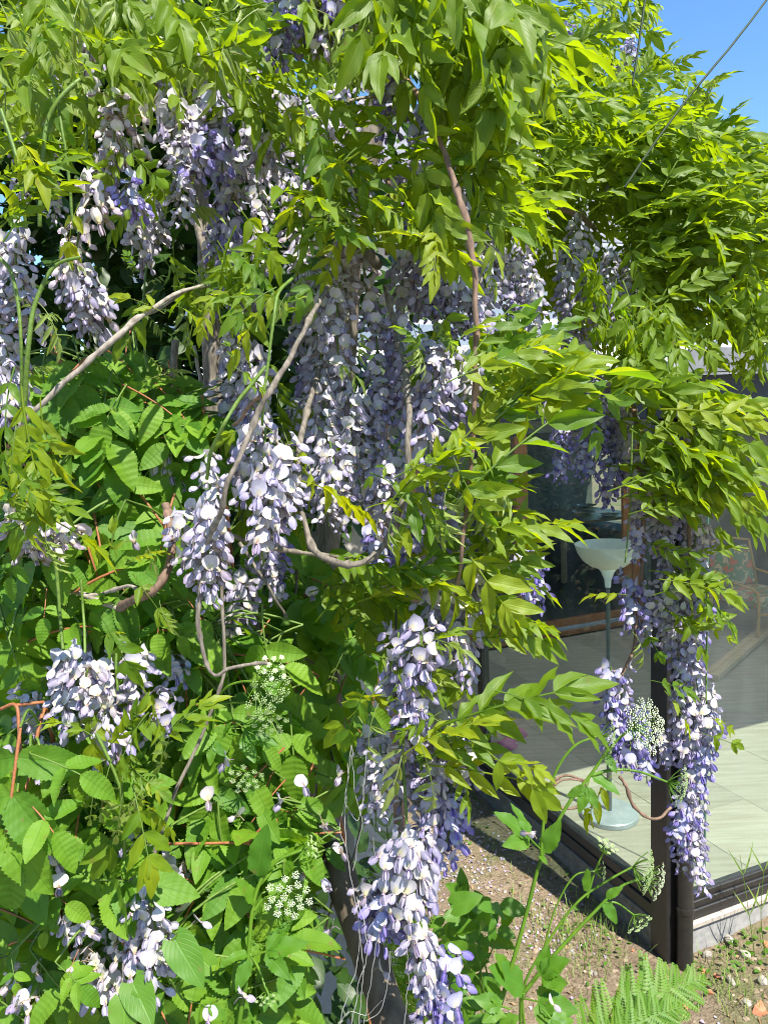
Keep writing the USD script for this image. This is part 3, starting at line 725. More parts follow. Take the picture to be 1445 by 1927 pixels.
def flower_shape(g, open_=1.0, wilt=0.0):
    """A pea flower hanging off a stalk that starts at the origin and leaves along +x; returns v, f, part code."""
    vs, fs, cs, n = [], [], [], 0

    def add(v, f, c):
        nonlocal n
        f = np.asarray(f)
        if f.shape[1] == 4:
            f = np.vstack([f[:, [0, 1, 2]], f[:, [0, 2, 3]]])
        vs.append(v); fs.append(f + n); cs.append(c); n += len(v)

    pl = 0.016 * g.uniform(0.8, 1.2)
    c = np.array([pl, 0, -0.002 + g.normal(0, 0.003)])
    ped = np.array([[0, 0, 0], [pl * 0.5, 0, 0.004], c])
    v, f, _ = tube(ped, [0.0006, 0.0006, 0.0016], 3, cap=False)
    add(v, f, np.full((len(v), 2), [3, 0]))
    # banner
    nb, na = 5, 6
    b, a = np.meshgrid(np.linspace(0, 1, nb), np.linspace(-1, 1, na), indexing='ij')
    Rw, Hh = 0.0112 * g.uniform(0.88, 1.1), 0.0185 * g.uniform(0.9, 1.1)
    wd = Rw * np.sin(np.pi * (0.07 + 0.78 * b)) ** 0.72
    nt = 0.0016 * (1 - np.abs(a)) * b ** 4
    tilt = math.radians(g.uniform(15, 62)) * open_
    N = np.array([math.cos(tilt), 0, math.sin(tilt)]); Uv = np.array([-math.sin(tilt), 0, math.cos(tilt)])
    back = -g.uniform(0.15, 0.5) * np.abs(a) ** 1.7 * wd + g.uniform(-0.15, 0.3) * Hh * b ** 2 - 0.0012 * np.exp(-(a * 3) ** 2) * b
    if wilt:
        back = back + wilt * 0.006 * (g.random((nb, na)) - 0.3)
        wd = wd * (1 - 0.45 * wilt)
    h = Hh * (b - 0.10 * np.abs(a) ** 3 * b) - nt
    v = c + (a * wd)[..., None] * np.array([0, 1, 0]) + h[..., None] * Uv + back[..., None] * N
    code = np.stack([np.zeros_like(a), np.clip(np.maximum(np.abs(a) ** 2, b ** 3) * 0.9 + 0.1 * g.random((nb, na)), 0, 1)], -1)
    code[0, :, 0] = 2; code[1, 2:4, 0] = 2
    add(v.reshape(-1, 3), grid_faces(nb, na), code.reshape(-1, 2))
    # wings and keel
    dl = math.radians(g.uniform(35, 75))
    D = np.array([math.cos(dl), 0, -math.sin(dl)]); Q = np.array([math.sin(dl), 0, math.cos(dl)])
    Lk = 0.0145 * g.uniform(0.85, 1.1)
    for sd in (-1, 1):
        spread = g.uniform(0.15, 0.8) * open_
        p, q = np.meshgrid(np.linspace(0, 1, 4), np.linspace(-1, 1, 3), indexing='ij')
        w = 0.0042 * np.sin(np.pi * (0.08 + 0.84 * p)) ** 0.8
        off = sd * (0.0012 + 0.0050 * np.sin(np.pi * p * 0.75) * (0.35 + spread * 0.6) * (1 - 0.35 * q ** 2))
        v = c + (p * Lk)[..., None] * D + (q * w + 0.0015 * p)[..., None] * Q + off[..., None] * np.array([0, 1, 0])
        add(v.reshape(-1, 3), grid_faces(4, 3), np.stack([np.ones_like(p), p], -1).reshape(-1, 2))
    t = np.linspace(0.05, 1, 4)
    kv = tube(np.array([c + D * Lk * 0.95 * x + Q * (-0.001 + 0.0025 * x * x) for x in t]), [0.0016, 0.0026, 0.0027, 0.0008], 4, cap=False)
    add(kv[0], kv[1], np.stack([np.ones(len(kv[0])), np.full(len(kv[0]), 1.0)], -1))
    v, f, _ = tube(np.array([c - [0.002, 0, 0], c + D * 0.003]), [0.0014, 0.0028], 5, cap=False)
    add(v, f, np.full((len(v), 2), [3, 0.5]))
    return np.vstack(vs), np.vstack(fs), np.vstack(cs)


def bud_shape(g):
    pl = 0.010
    c = np.array([pl, 0, -0.001])
    a = tube(np.array([[0, 0, 0], [pl * 0.5, 0, 0.002], c]), 0.0006, 3, cap=False)
    d = nrm([0.7, 0, -0.8])
    b = tube(np.array([c + d * x for x in (0, 0.003, 0.008, 0.012)]), [0.0018, 0.0032, 0.0034, 0.001], 5)
    m = join([a, b])
    code = np.vstack([np.full((len(a[0]), 2), [3, 0.0]), np.full((len(b[0]), 2), [1, 0.8])])
    return m[0], m[1], code


g = np.random.default_rng(5)
OPEN = [flower_shape(g, g.uniform(0.7, 1.1)) for _ in range(14)]
WILT = [flower_shape(g, g.uniform(0.3, 0.7), 1.0) for _ in range(8)]
BUD = [bud_shape(g) for _ in range(4)]


def colour(code, pal, g, young):
    """Vertex colours: petals age from violet buds to pale open flowers, with their own spread."""
    k, w = code[:, 0], code[:, 1:2]
    B, E, K, C = (np.array(pal[x]) for x in ('banner', 'edge', 'keel', 'calyx'))
    mixb = np.array(BLUE['banner']); mixk = np.array(BLUE['keel'])
    y = np.clip(young + g.normal(0, 0.12), 0, 1)
    B2, E2, K2 = B * (1 - y) + mixb * y, E * (1 - y) + np.array(BLUE['edge']) * y, K * (1 - y) + mixk * y
    col = np.where((k == 0)[:, None], B2 * (1 - w) + E2 * w, np.where((k == 1)[:, None], (B2 * 0.6 + K2 * 0.4) * (1 - w) + K2 * w, np.where((k == 2)[:, None], B2 * [0.98, 0.96, 0.55], C)))
    j = np.array([g.normal(0, 0.025)] * 2 + [g.normal(0, 0.012)])
    return np.clip(col * (1 + g.normal(0, 0.05)) + j, 0.02, 0.82)


def raceme(L, pal, g, dens=1.0, faded=0.0):
    """Hangs from the origin along -z; returns stalk, list of flowers."""
    n = int((11 + 152 * L) * dens)
    s = np.linspace(0, 1, 10)
    sx, sy = g.uniform(-0.06, 0.06, 2)
    path = np.stack([sx * L * s ** 2 + 0.006 * np.sin(5 * s), sy * L * s ** 2 + 0.006 * np.sin(4 * s + 1), -L * s], -1)
    path[:, :2] -= path[:1, :2]
    out, az = [], g.uniform(0, 6.28)
    ends = 0.80 if L > 0.1 else 0.7
    for i in range(n):
        t = 0.02 + 0.98 * (i + g.uniform(-0.4, 0.4)) / n
        t = min(max(t, 0), 1)
        az += 2.39996 + g.normal(0, 0.25)
        c = np.array([np.interp(t, s, path[:, k]) for k in range(3)])
        tip = smooth01((t - ends) / (1 - ends))
        if tip > 0.75 and pal != 'F':
            sh, sc = BUD[g.integers(len(BUD))], 1.0 - 0.5 * (tip - 0.75) * 4 * 0.8
        elif g.random() < faded + (0.25 if t < 0.10 else 0):
            sh, sc = WILT[g.integers(len(WILT))], g.uniform(0.85, 1.05)
        else:
            sh, sc = OPEN[g.integers(len(OPEN))], g.uniform(0.80, 1.06) * (1 - 0.42 * tip)
        el = math.radians(g.uniform(-22, 18) - 8 * t)
        X = np.array([math.cos(az) * math.cos(el), math.sin(az) * math.cos(el), math.sin(el)])
        M = frame(X, np.array([g.normal(0, 0.18), g.normal(0, 0.18), 1.0]), c, sc)
        stretch = 1 + 0.5 * g.random() * (1 - t)
        v = sh[0].copy()
        v[:, 0] += 0.003 * stretch * np.clip(v[:, 0] / 0.016, 0, 1)
        young = {'W': 0.0 + 0.28 * t ** 4, 'L': 0.05 + 0.40 * t ** 3, 'B': 0.30 + 0.6 * t, 'F': 0.0}[pal]
        p = PALETTES['F'] if sh[0] is WILT[0][0] or (faded and g.random() < faded * 0.6) else PALETTES[pal]
        out.append((v @ M[:3, :3].T + M[:3, 3], sh[1], None, colour(sh[2], p, g, young)))
    return tube(path, [0.0018, 0.0010], 5), out


RACEMES = {}
for pal in 'WLBF':
    for L, n in ((0.05, 2), (0.09, 3), (0.15, 3), (0.22, 3), (0.31, 2)):
        if pal == 'F' and L > 0.2:
            continue
        for i in range(n):
            g = np.random.default_rng(1000 + 91 * i + int(L * 1000) + ord(pal) * 7)
            st, fl_ = raceme(L, pal, g, 1.0 if pal != 'F' else 0.75, {'F': 0.6, 'W': 0.10, 'L': 0.06, 'B': 0.0}[pal])
            key = f'{pal.lower()}{int(L * 100)}v{i}'
            fine, soft = f'{LIB}/fine_{key}', f'{LIB}/soft_{key}'
            UsdGeom.Xform.Define(stage, fine); UsdGeom.Xform.Define(stage, soft)
            put(fine + '/stalk', st, 'green_stem'); put(soft + '/stalk', st, 'green_stem')
            for x in fl_:
                put(fine + '/flower', x, 'petal')
            put(soft + '/flowers', join(fl_), 'petal', kind='stuff')
            RACEMES.setdefault(pal, []).append((L, fine, soft, len(fl_)))

# ------------------------------------------------------------------ the wisteria
wis = thing('wisteria', 'huge wisteria vine hung with pale lilac flower clusters and yellow green leaves, filling the picture', 'wisteria')
WI = P(wis)

# racemes: top x, top y, bottom x, bottom y, distance, palette
RAC = '''
-12 420 -15 620 .95 W; 35 425 30 640 .93 W; 5 560 12 760 .95 W; -5 690 12 810 .93 W
212 178 232 300 1.0 F; 252 215 255 290 1.02 F; 238 335 244 405 1.0 B; 203 290 205 350 1.02 W; 172 345 182 425 1.0 F; 140 415 150 520 1.0 F; 158 505 165 620 1.02 W; 178 560 182 640 1.05 W; 135 500 128 570 1.0 W
335 190 335 430 1.1 W; 312 180 305 260 1.15 W; 360 200 355 330 1.12 W; 398 185 402 330 1.12 B; 384 260 386 330 1.1 B; 415 300 425 480 1.25 B; 440 290 445 400 1.25 W; 410 400 420 490 1.3 B
258 380 265 500 1.3 W; 282 370 290 470 1.35 W; 205 200 200 330 1.4 W
590 -60 595 70 1.0 B; 620 -30 628 80 1.0 B; 565 -50 570 90 1.02 B; 540 10 522 115 1.0 B; 650 -10 655 60 1.0 W; 600 -10 610 110 1.02 W
280 -30 290 120 1.5 W; 320 -20 330 140 1.5 W; 345 10 352 160 1.45 W; 300 60 300 190 1.55 W; 160 60 165 160 1.4 W; 110 60 112 190 1.45 W; 85 150 90 420 1.7 W; 30 200 25 400 1.8 W
470 110 470 320 1.5 W; 530 160 530 380 1.55 W; 560 190 555 420 1.5 W; 590 190 590 420 1.5 W; 615 220 612 440 1.5 W; 640 150 640 330 1.55 L; 480 300 478 520 1.4 W; 545 340 545 520 1.4 W; 410 120 410 230 1.5 L; 680 220 680 420 1.5 W; 700 160 705 330 1.5 L; 655 340 650 470 1.35 W; 420 60 420 180 1.55 W; 385 90 385 200 1.5 W
500 250 500 330 1.15 W; 400 430 405 560 1.35 W; 330 250 330 330 1.3 W; 430 480 425 590 1.25 L; 460 520 455 600 1.2 W
445 590 448 760 1.12 W; 470 640 462 780 1.12 W; 430 640 425 700 1.15 W; 460 770 458 900 1.15 L; 435 720 432 840 1.2 W
385 855 392 1150 .95 W; 395 960 400 1120 .93 W; 350 960 352 1090 .97 W
470 800 478 940 .98 W; 500 805 515 1010 .95 F; 525 840 532 1000 .95 W; 495 900 520 1060 .94 W; 540 900 540 1000 .98 W
505 1000 512 1140 1.25 W; 525 1010 525 1100 1.27 B; 445 1075 452 1200 1.25 W; 462 1085 462 1190 1.27 L; 440 1225 442 1330 1.2 W; 425 1240 425 1320 1.2 F; 550 760 550 900 1.4 W; 570 720 575 860 1.45 W
590 500 600 760 1.2 W; 610 520 615 800 1.14 W; 640 530 640 830 1.12 W; 700 570 705 850 1.15 L; 560 530 565 690 1.22 L; 600 700 615 980 1.13 W; 660 740 660 1010 1.12 W; 690 760 690 980 1.14 W; 720 720 722 960 1.14 W; 575 640 582 760 1.24 L; 605 480 610 600 1.2 F; 640 490 650 600 1.17 F; 690 490 692 600 1.17 F; 735 600 738 800 1.18 L; 620 830 622 990 1.1 W; 585 800 595 950 1.18 L
750 600 755 850 1.15 L; 780 640 782 860 1.1 L; 805 650 808 860 1.08 L; 830 660 830 800 1.1 L; 800 820 808 1040 1.1 L; 745 840 745 1010 1.15 W; 725 880 720 1000 1.13 W; 850 900 852 1090 1.12 L; 700 1000 702 1070 1.1 B; 760 960 765 1080 1.2 L
740 310 742 440 1.3 L; 770 320 772 470 1.3 L; 800 290 800 460 1.25 L; 825 280 826 440 1.22 L; 850 290 860 440 1.2 L; 875 320 878 420 1.2 W; 735 130 738 220 1.1 B; 770 360 770 480 1.3 B; 815 380 820 500 1.25 W; 850 400 855 520 1.25 L; 790 470 790 600 1.2 L; 820 500 825 620 1.2 L; 760 480 765 600 1.25 W; 725 140 725 260 1.2 B; 790 200 790 300 1.3 B
905 500 915 600 1.25 W; 930 510 925 560 1.3 W; 865 530 870 640 1.2 W; 845 520 845 620 1.2 L; 880 670 882 770 1.12 W; 890 560 890 640 1.2 L
945 480 955 620 1.5 L; 970 490 980 640 1.5 L; 1000 520 1010 650 1.48 W; 930 460 935 580 1.55 L; 985 440 985 560 1.55 L; 915 440 920 530 1.5 L
1080 410 1078 590 1.7 W; 1060 470 1060 600 1.75 L; 1100 450 1100 600 1.75 W; 1150 470 1150 630 1.65 W; 1175 490 1175 600 1.65 W; 1130 500 1130 620 1.7 L; 1065 600 1070 760 1.8 W; 1100 640 1100 780 1.75 L; 1040 640 1040 790 1.75 L; 1085 560 1085 700 1.8 W
1120 660 1122 850 1.62 L; 1145 690 1145 860 1.62 L; 1095 720 1098 900 1.6 B; 1120 760 1122 910 1.58 B; 1070 740 1070 860 1.62 L; 1145 790 1148 900 1.6 B; 1050 800 1055 910 1.62 B; 1148 870 1150 955 1.58 B; 1170 700 1170 820 1.6 L; 1185 770 1190 920 1.58 W; 1165 800 1166 930 1.6 L
990 1035 1000 1140 1.5 B; 1008 1040 1006 1150 1.5 B; 978 1040 985 1090 1.5 W
845 1070 850 1230 1.06 L; 870 1080 875 1240 1.05 W; 895 1060 895 1170 1.06 L; 820 1120 822 1250 1.06 L; 860 1180 880 1290 1.05 L; 790 1180 790 1320 1.0 L; 750 1190 752 1310 1.02 L; 860 1010 862 1100 1.15 W
760 1260 765 1410 1.02 L; 790 1240 795 1420 1.02 L; 770 1330 772 1520 1.1 L; 800 1340 806 1500 1.1 L; 835 1330 838 1480 1.1 W; 860 1390 862 1480 1.1 W; 885 1400 885 1490 1.1 W; 700 1380 702 1500 1.15 W; 745 1200 748 1330 1.18 L
715 1400 722 1560 1.06 W; 805 1450 810 1580 1.06 L; 840 1510 845 1640 1.08 B; 760 1560 768 1720 1.04 W; 790 1570 800 1730 1.04 W; 730 1600 735 1750 1.06 L; 700 1660 705 1780 1.08 L; 775 1680 795 1840 1.03 W; 800 1760 815 1900 1.03 W; 835 1790 845 1930 1.03 B; 720 1700 722 1790 1.05 B; 850 1500 848 1600 1.1 B; 825 1840 830 1960 1.04 B; 800 1850 806 1950 1.04 L
1205 830 1205 980 1.5 W; 1195 930 1192 1060 1.5 L; 1235 900 1235 1060 1.5 W; 1250 980 1248 1130 1.52 L; 1265 950 1262 1080 1.53 L; 1180 1085 1188 1190 1.5 B; 1215 1100 1218 1220 1.5 L
1305 985 1310 1070 1.5 F; 1325 990 1330 1070 1.5 F; 1318 1060 1318 1110 1.5 W
1255 1110 1262 1250 1.5 W; 1275 1120 1282 1280 1.5 L; 1290 1150 1296 1300 1.5 L; 1290 1260 1292 1400 1.5 W; 1312 1120 1312 1210 1.52 B
1150 1255 1150 1420 1.48 B; 1170 1260 1170 1380 1.5 L; 1200 1330 1205 1480 1.48 B; 1180 1380 1180 1440 1.48 B; 1160 1370 1158 1440 1.48 B
1280 1300 1282 1430 1.5 L; 1300 1310 1305 1460 1.5 L; 1325 1300 1330 1400 1.5 W; 1295 1400 1298 1520 1.5 W; 1318 1390 1322 1500 1.5 B; 1335 1340 1336 1420 1.5 B; 1250 1380 1252 1450 1.52 L
1290 1470 1298 1660 1.5 L; 1318 1500 1310 1620 1.5 L; 1282 1500 1285 1600 1.5 B; 1308 1560 1306 1690 1.49 L
120 1225 128 1360 .95 W; 150 1235 158 1390 .94 W; 185 1240 190 1370 .95 W; 250 1220 258 1350 1.0 W; 300 1300 310 1400 1.02 L; 190 1340 192 1440 .97 L; 60 1300 40 1400 1.0 W; 95 1400 80 1470 1.0 W; 325 1230 330 1290 1.05 W; 165 1260 168 1330 .92 F
240 1560 240 1690 1.05 L; 215 1600 218 1700 1.05 W; 255 1600 252 1720 1.03 L; 265 1680 268 1800 .96 W; 282 1700 285 1830 .95 W; 240 1770 242 1850 .96 F; 275 1780 275 1870 .95 W; 180 1790 182 1870 1.0 F; 200 1800 196 1880 1.0 W; 95 1580 92 1660 1.0 F; 330 1620 330 1690 1.05 F; 350 1800 345 1870 1.1 F; 40 1830 38 1900 1.0 F; 140 1720 140 1770 .98 W
1190 70 1192 150 2.4 B; 1180 80 1180 140 2.45 L; 1062 45 1064 100 2.2 B; 1315 440 1318 490 2.0 W; 1300 470 1300 520 2.0 L; 1150 330 1150 400 2.1 W; 1390 460 1390 500 2.2 L; 1280 440 1280 500 2.05 W; 1000 300 1000 370 1.9 L
40 960 50 1040 1.0 F; 75 1000 80 1060 1.0 F; 120 990 128 1040 1.0 F; 280 780 282 850 1.25 W; 300 830 300 900 1.2 W; 320 850 322 930 1.15 W; 290 760 300 830 1.3 W; 150 1180 155 1220 1.1 W; 130 1120 140 1200 1.15 F; 200 910 205 950 1.2 F; 60 920 64 970 1.05 W
'''
rows = [list(map(float, r.split()[:5])) + [r.split()[5]] for line in RAC.strip().splitlines() for r in line.split(';')]
g = np.random.default_rng(21)
order = sorted(range(len(rows)), key=lambda i: rows[i][4] + (0.2 if rows[i][1] < 200 else 0))
rac_list, budget = [], 300
for i in order:
    x0, y0, x1, y1, d, pal = rows[i]
    p0 = at(x0, y0, d); p1 = at(x1, y1, d)
    L = float(np.linalg.norm(p1 - p0))
    cands = RACEMES[pal]
    best = min(abs(math.log(c[0] / L)) for c in cands)
    cands = [c for c in cands if abs(math.log(c[0] / L)) < best + 1e-6]
    c = cands[g.integers(len(cands))]
    dirv = nrm(p0 - p1 + np.array([0, 0, 0.6 * L]))
    s = np.clip(L / c[0], 0.7, 1.4)
    az = g.uniform(0, 6.28)
    M = np.eye(4)
    Zc = dirv
    Xc = nrm(np.cross([math.cos(az), math.sin(az), 0.1], Zc))
    Yc = np.cross(Zc, Xc)
    sf = np.clip(s, 0.88, 1.12)                          # blossoms keep their size, the stalk carries the length
    M[:3, 0], M[:3, 1], M[:3, 2], M[:3, 3] = Xc * sf, Yc * sf, Zc * s, p0
    use_fine = budget - c[3] >= 0 and d < 1.2
    if use_fine:
        budget -= c[3]
    copy_of(c[1] if use_fine else c[2], WI + '/raceme', M)
    rac_list.append(p0)

# woody stems and shoots: 'x y d, ...' | radius in mm | bark
STEMS = '''
725 540 1.16, 745 620 1.12, 762 690 1.06, 768 770 1.02, 768 850 1.0, 760 930 1.0, 735 1010 1.0, 700 1050 .99, 655 1064 .98, 610 1050 .98, 580 1010 .99, 565 950 1.0, 562 870 1.02, 572 790 1.05, 590 730 1.1, 612 640 1.2 | 4.6 3.8 | bark_grey | 1
690 40 1.15, 740 110 1.1, 790 190 1.04, 820 250 1.0, 845 310 .98, 868 390 .97, 885 460 .97, 893 550 .97, 895 650 .97, 893 740 .97, 890 820 .97, 880 930 .98, 866 1060 1.0, 855 1150 1.05 | 4.2 4 3.2 2.4 | bark_brown | 1
38 800 .93, 110 730 .93, 170 675 .94, 225 630 .95, 300 572 1.0, 345 548 1.05, 400 535 1.12 | 3.4 2.6 | bark_pale | 1
185 668 .95, 250 606 .965, 300 580 1.01, 355 545 1.07 | 3 2 | bark_pale | 1
630 505 1.12, 606 560 1.02, 575 615 .95, 545 670 .92, 515 725 .90, 497 750 .89, 480 790 .89, 455 850 .88, 428 910 .87, 412 970 .88, 392 1010 .91, 378 1070 .93, 374 1140 .93, 375 1200 .93, 385 1245 .93, 405 1272 .93, 430 1258 .93, 465 1250 .94, 503 1247 .95 | 3 3.2 2.6 2 | bark_grey | 1
497 742 .90, 470 760 .92, 452 790 .95, 440 800 1.0 | 2.5 2 | bark_brown
415 995 1.0, 416 1080 1.0, 420 1180 1.0, 423 1260 1.0, 405 1320 1.0, 372 1400 1.0, 335 1480 .99, 300 1580 .98, 282 1650 .97 | 2.6 2.2 | bark_grey
312 950 1.02, 322 1000 1.0, 320 1050 .99, 308 1085 .98, 285 1112 .98, 255 1128 1.0, 225 1145 1.03 | 5 6 5.5 | bark_brown | 1
225 1145 1.03, 160 1120 1.05, 110 1110 1.08 | 4 2 | bark_pale
270 1120 1.0, 240 1105 1.02, 180 1118 1.05, 140 1112 1.06 | 2.5 2 | bark_pale
430 1003 1.05, 475 1022 1.06, 530 1035 1.07, 600 1045 1.1, 700 1050 1.2 | 3.2 2.6 | bark_grey
450 1020 1.15, 500 1095 1.15, 537 1160 1.18 | 2.6 2 | bark_grey
655 185 1.1, 652 240 1.08, 655 300 1.07, 668 350 1.07, 680 400 1.1 | 2.5 2.2 | bark_grey
655 190 1.1, 680 184 1.1, 708 180 1.12 | 2.6 2 | bark_pale
905 290 1.9, 960 330 1.88, 1000 360 1.86, 1045 385 1.85, 1090 405 1.9, 1120 430 2.0 | 6 9 7 | bark_pale | 1
980 330 1.9, 978 370 1.9, 985 400 1.9 | 2 | bark_grey
1260 560 1.75, 1272 620 1.72, 1275 670 1.7, 1286 705 1.7, 1283 750 1.72 | 4 4.5 3.5 | bark_brown | 1
1272 640 1.74, 1280 690 1.72, 1288 720 1.71 | 4 3 | bark_grey
1200 870 1.5, 1208 940 1.5, 1212 1010 1.5, 1207 1080 1.5, 1200 1160 1.5, 1190 1230 1.49, 1165 1280 1.48 | 4 3.5 3 | bark_brown
1180 740 1.55, 1196 790 1.52, 1203 850 1.5 | 5 4 | bark_brown | 1
1297 900 1.5, 1297 990 1.49, 1299 1060 1.49, 1300 1165 1.5 | 4 3.5 | bark_brown
1165 1462 1.42, 1178 1480 1.42, 1190 1510 1.42, 1215 1538 1.42, 1240 1540 1.42, 1262 1520 1.44 | 3 2.6 | bark_brown
1100 1468 1.5, 1065 1460 1.5, 1030 1478 1.5, 1025 1500 1.5, 1050 1520 1.5, 1085 1520 1.5, 1105 1495 1.5, 1095 1470 1.5, 1060 1468 1.49, 1038 1485 1.49, 1045 1512 1.49 | 2.4 2 | bark_brown
680 1535 1.2, 672 1590 1.2, 655 1640 1.2, 630 1690 1.2, 612 1745 1.22 | 2.2 1.6 | bark_grey
730 330 1.2, 732 380 1.2, 730 430 1.2, 728 480 1.22 | 4 3.6 | bark_brown
360 340 1.6, 372 420 1.55, 395 500 1.5, 415 560 1.45 | 9 8 | bark_grey | 1
330 640 1.9, 322 760 1.9, 318 900 1.9 | 9 8 | bark_grey | 1
402 640 1.7, 398 720 1.7, 385 820 1.7, 370 900 1.7 | 8 7 | bark_grey | 1
365 650 1.8, 378 720 1.8, 385 790 1.8 | 4 | bark_pale
480 1160 1.4, 500 1240 1.4, 520 1330 1.4 | 5 4 | bark_grey
560 1050 1.5, 555 1120 1.5, 520 1170 1.5, 500 1200 1.5 | 3 | bark_grey
640 450 1.2, 660 462 1.2, 690 480 1.2, 715 500 1.22 | 10 16 9 | bark_grey | 1
208 -20 1.0, 210 60 1.0, 211 120 1.0, 215 185 1.0, 225 250 1.0 | 2.4 1.8 | green_stem
72 80 .95, 100 150 .95, 112 210 .95, 122 270 .95, 130 350 .96, 140 430 .97 | 2.2 1.8 | green_stem
150 148 .95, 115 180 .94, 92 220 .94, 82 280 .94, 78 350 .95, 76 425 .96 | 2.6 2.8 | green_stem
0 205 .9, 22 265 .9, 38 330 .9, 50 430 .92 | 2.4 2 | green_stem
-5 480 .9, 20 510 .9, 34 570 .9, 40 650 .9, 42 765 .92 | 2.4 2 | green_stem
150 483 .9, 110 495 .9, 85 525 .9, 65 580 .9, 54 650 .9, 46 775 .92 | 2 3.2 | green_stem
164 160 1.0, 162 240 1.0, 165 300 1.0, 170 345 1.0 | 1.6 | green_stem
1175 352 1.5, 1232 268 1.5, 1288 192 1.5, 1340 128 1.5, 1390 68 1.5, 1460 -25 1.5 | 2.7 2.2 | dark_stem
1216 -20 1.5, 1205 60 1.5, 1198 110 1.5, 1190 160 1.5 | 2.6 2.4 | dark_stem
570 190 1.0, 572 240 1.0, 568 300 1.0, 566 360 1.0 | 2 1.8 | green_stem
884 330 1.1, 898 390 1.1, 902 450 1.1, 900 480 1.1 | 2.6 2 | dark_stem
500 690 .9, 445 760 .89, 420 800 .88, 398 850 .9, 388 900 .92 | 2.5 2.2 | green_stem
555 520 1.0, 525 550 .95, 515 600 .93, 505 680 .93, 496 760 .93, 494 800 .95 | 2.2 1.8 | green_stem
745 1090 1.15, 745 1180 1.15, 742 1260 1.15 | 2.4 2 | dark_stem
780 1180 1.08, 770 1300 1.07, 760 1400 1.06, 762 1480 1.05, 768 1600 1.04, 785 1700 1.03, 800 1790 1.03 | 2.4 1.8 | green_stem
910 870 1.05, 905 960 1.05, 890 1040 1.06, 870 1130 1.07 | 2.8 2.2 | green_stem
845 960 1.0, 880 860 1.0, 930 800 1.0, 1000 720 1.02 | 2.2 1.8 | green_stem
900 800 1.02, 915 740 1.02, 940 690 1.02 | 1.8 | green_stem
790 1440 1.04, 850 1400 1.02, 890 1360 1.0, 930 1310 .99 | 2 1.6 | green_stem
1190 800 1.45, 1188 880 1.45, 1185 960 1.45, 1176 1060 1.45 | 1.8 1.5 | green_stem
1330 1080 1.48, 1330 1200 1.48, 1328 1320 1.48 | 1.5 | green_stem
1440 440 1.8, 1380 520 1.8, 1320 560 1.82 | 2 | dark_stem
1335 300 1.9, 1310 380 1.9, 1285 440 1.9 | 2 1.6 | dark_stem
1320 230 2.3, 1250 260 2.3, 1200 290 2.3 | 2 | dark_stem
1110 90 2.6, 1160 130 2.6, 1210 180 2.55, 1260 230 2.5 | 5 3 | bark_grey
30 940 .93, 70 1000 .95, 95 1040 .97, 108 1090 .98, 115 1180 .98, 120 1240 .97 | 2.6 2 | green_stem
152 1090 1.0, 158 1160 1.0, 160 1230 .97 | 1.8 | green_stem
218 1230 .95, 222 1300 .95 | 1.8 | green_stem
232 1610 1.0, 245 1680 .98, 250 1720 .97 | 1.8 | green_stem
180 1380 .92, 215 1450 .92, 230 1520 .93, 236 1620 1.0 | 2 1.8 | green_stem
278 700 1.2, 268 620 1.2, 275 500 1.2 | 2 1.5 | green_stem
265 760 1.2, 240 860 1.15, 225 900 1.15 | 2 | green_stem
'''
for line in STEMS.strip().splitlines():
    q = [x.strip() for x in line.split('|')]
    pts = spline(px_path(q[0]), 5)
    rr = np.array(list(map(float, q[1].split()))) / 1000
    rough = 0.25 if len(q) > 3 else (0.16 if 'bark' in q[2] else 0.12)
    wob = 0.0012 * (np.stack([meshkit.noise(pts * 30 + 7 * k) for k in range(3)], -1) - 0.5) * 2
    if 'bark' in q[2]:                                       # nodes and swellings along the old wood
        gg = np.random.default_rng(len(pts) * 7 + int(abs(pts[0, 0]) * 1000))
        rr = np.interp(np.linspace(0, 1, len(pts)), np.linspace(0, 1, len(rr)), rr) * (1 + 0.45 * (gg.random(len(pts)) < 0.16) + gg.normal(0, 0.06, len(pts)))
        wob = wob * 1.8
    if q[2] == 'dark_stem':
        wob = wob * 0.3
    put(WI + '/stem', tube(pts + wob, rr, 8 if rr.max() > 0.003 else 6, rough), q[2])
# the old trunk, from the bank up into the crown, behind the curtain of blossoms
tr = on_ground(600, 1500)
b0 = np.array([-0.28, 1.62, float(ground_z(-0.28, 1.62)) - 0.05])
put(WI + '/trunk', tube(spline([b0, b0 + [0.05, 0.02, 0.5], b0 + [0.02, -0.06, 1.1], at(650, 640, 1.6), at(655, 470, 1.45), at(700, 250, 1.4), at(760, 40, 1.5), at(800, -250, 1.6)], 8), [0.035, 0.028, 0.024, 0.02, 0.018], 12, 0.3), 'bark_grey')
put(WI + '/trunk', tube(spline([b0 + [-0.06, 0.05, 0], b0 + [-0.12, 0.1, 0.6], at(400, 700, 1.75), at(380, 400, 1.7), at(330, 100, 1.7), at(300, -200, 1.8)], 8), [0.028, 0.022, 0.018, 0.015], 10, 0.3), 'bark_grey')

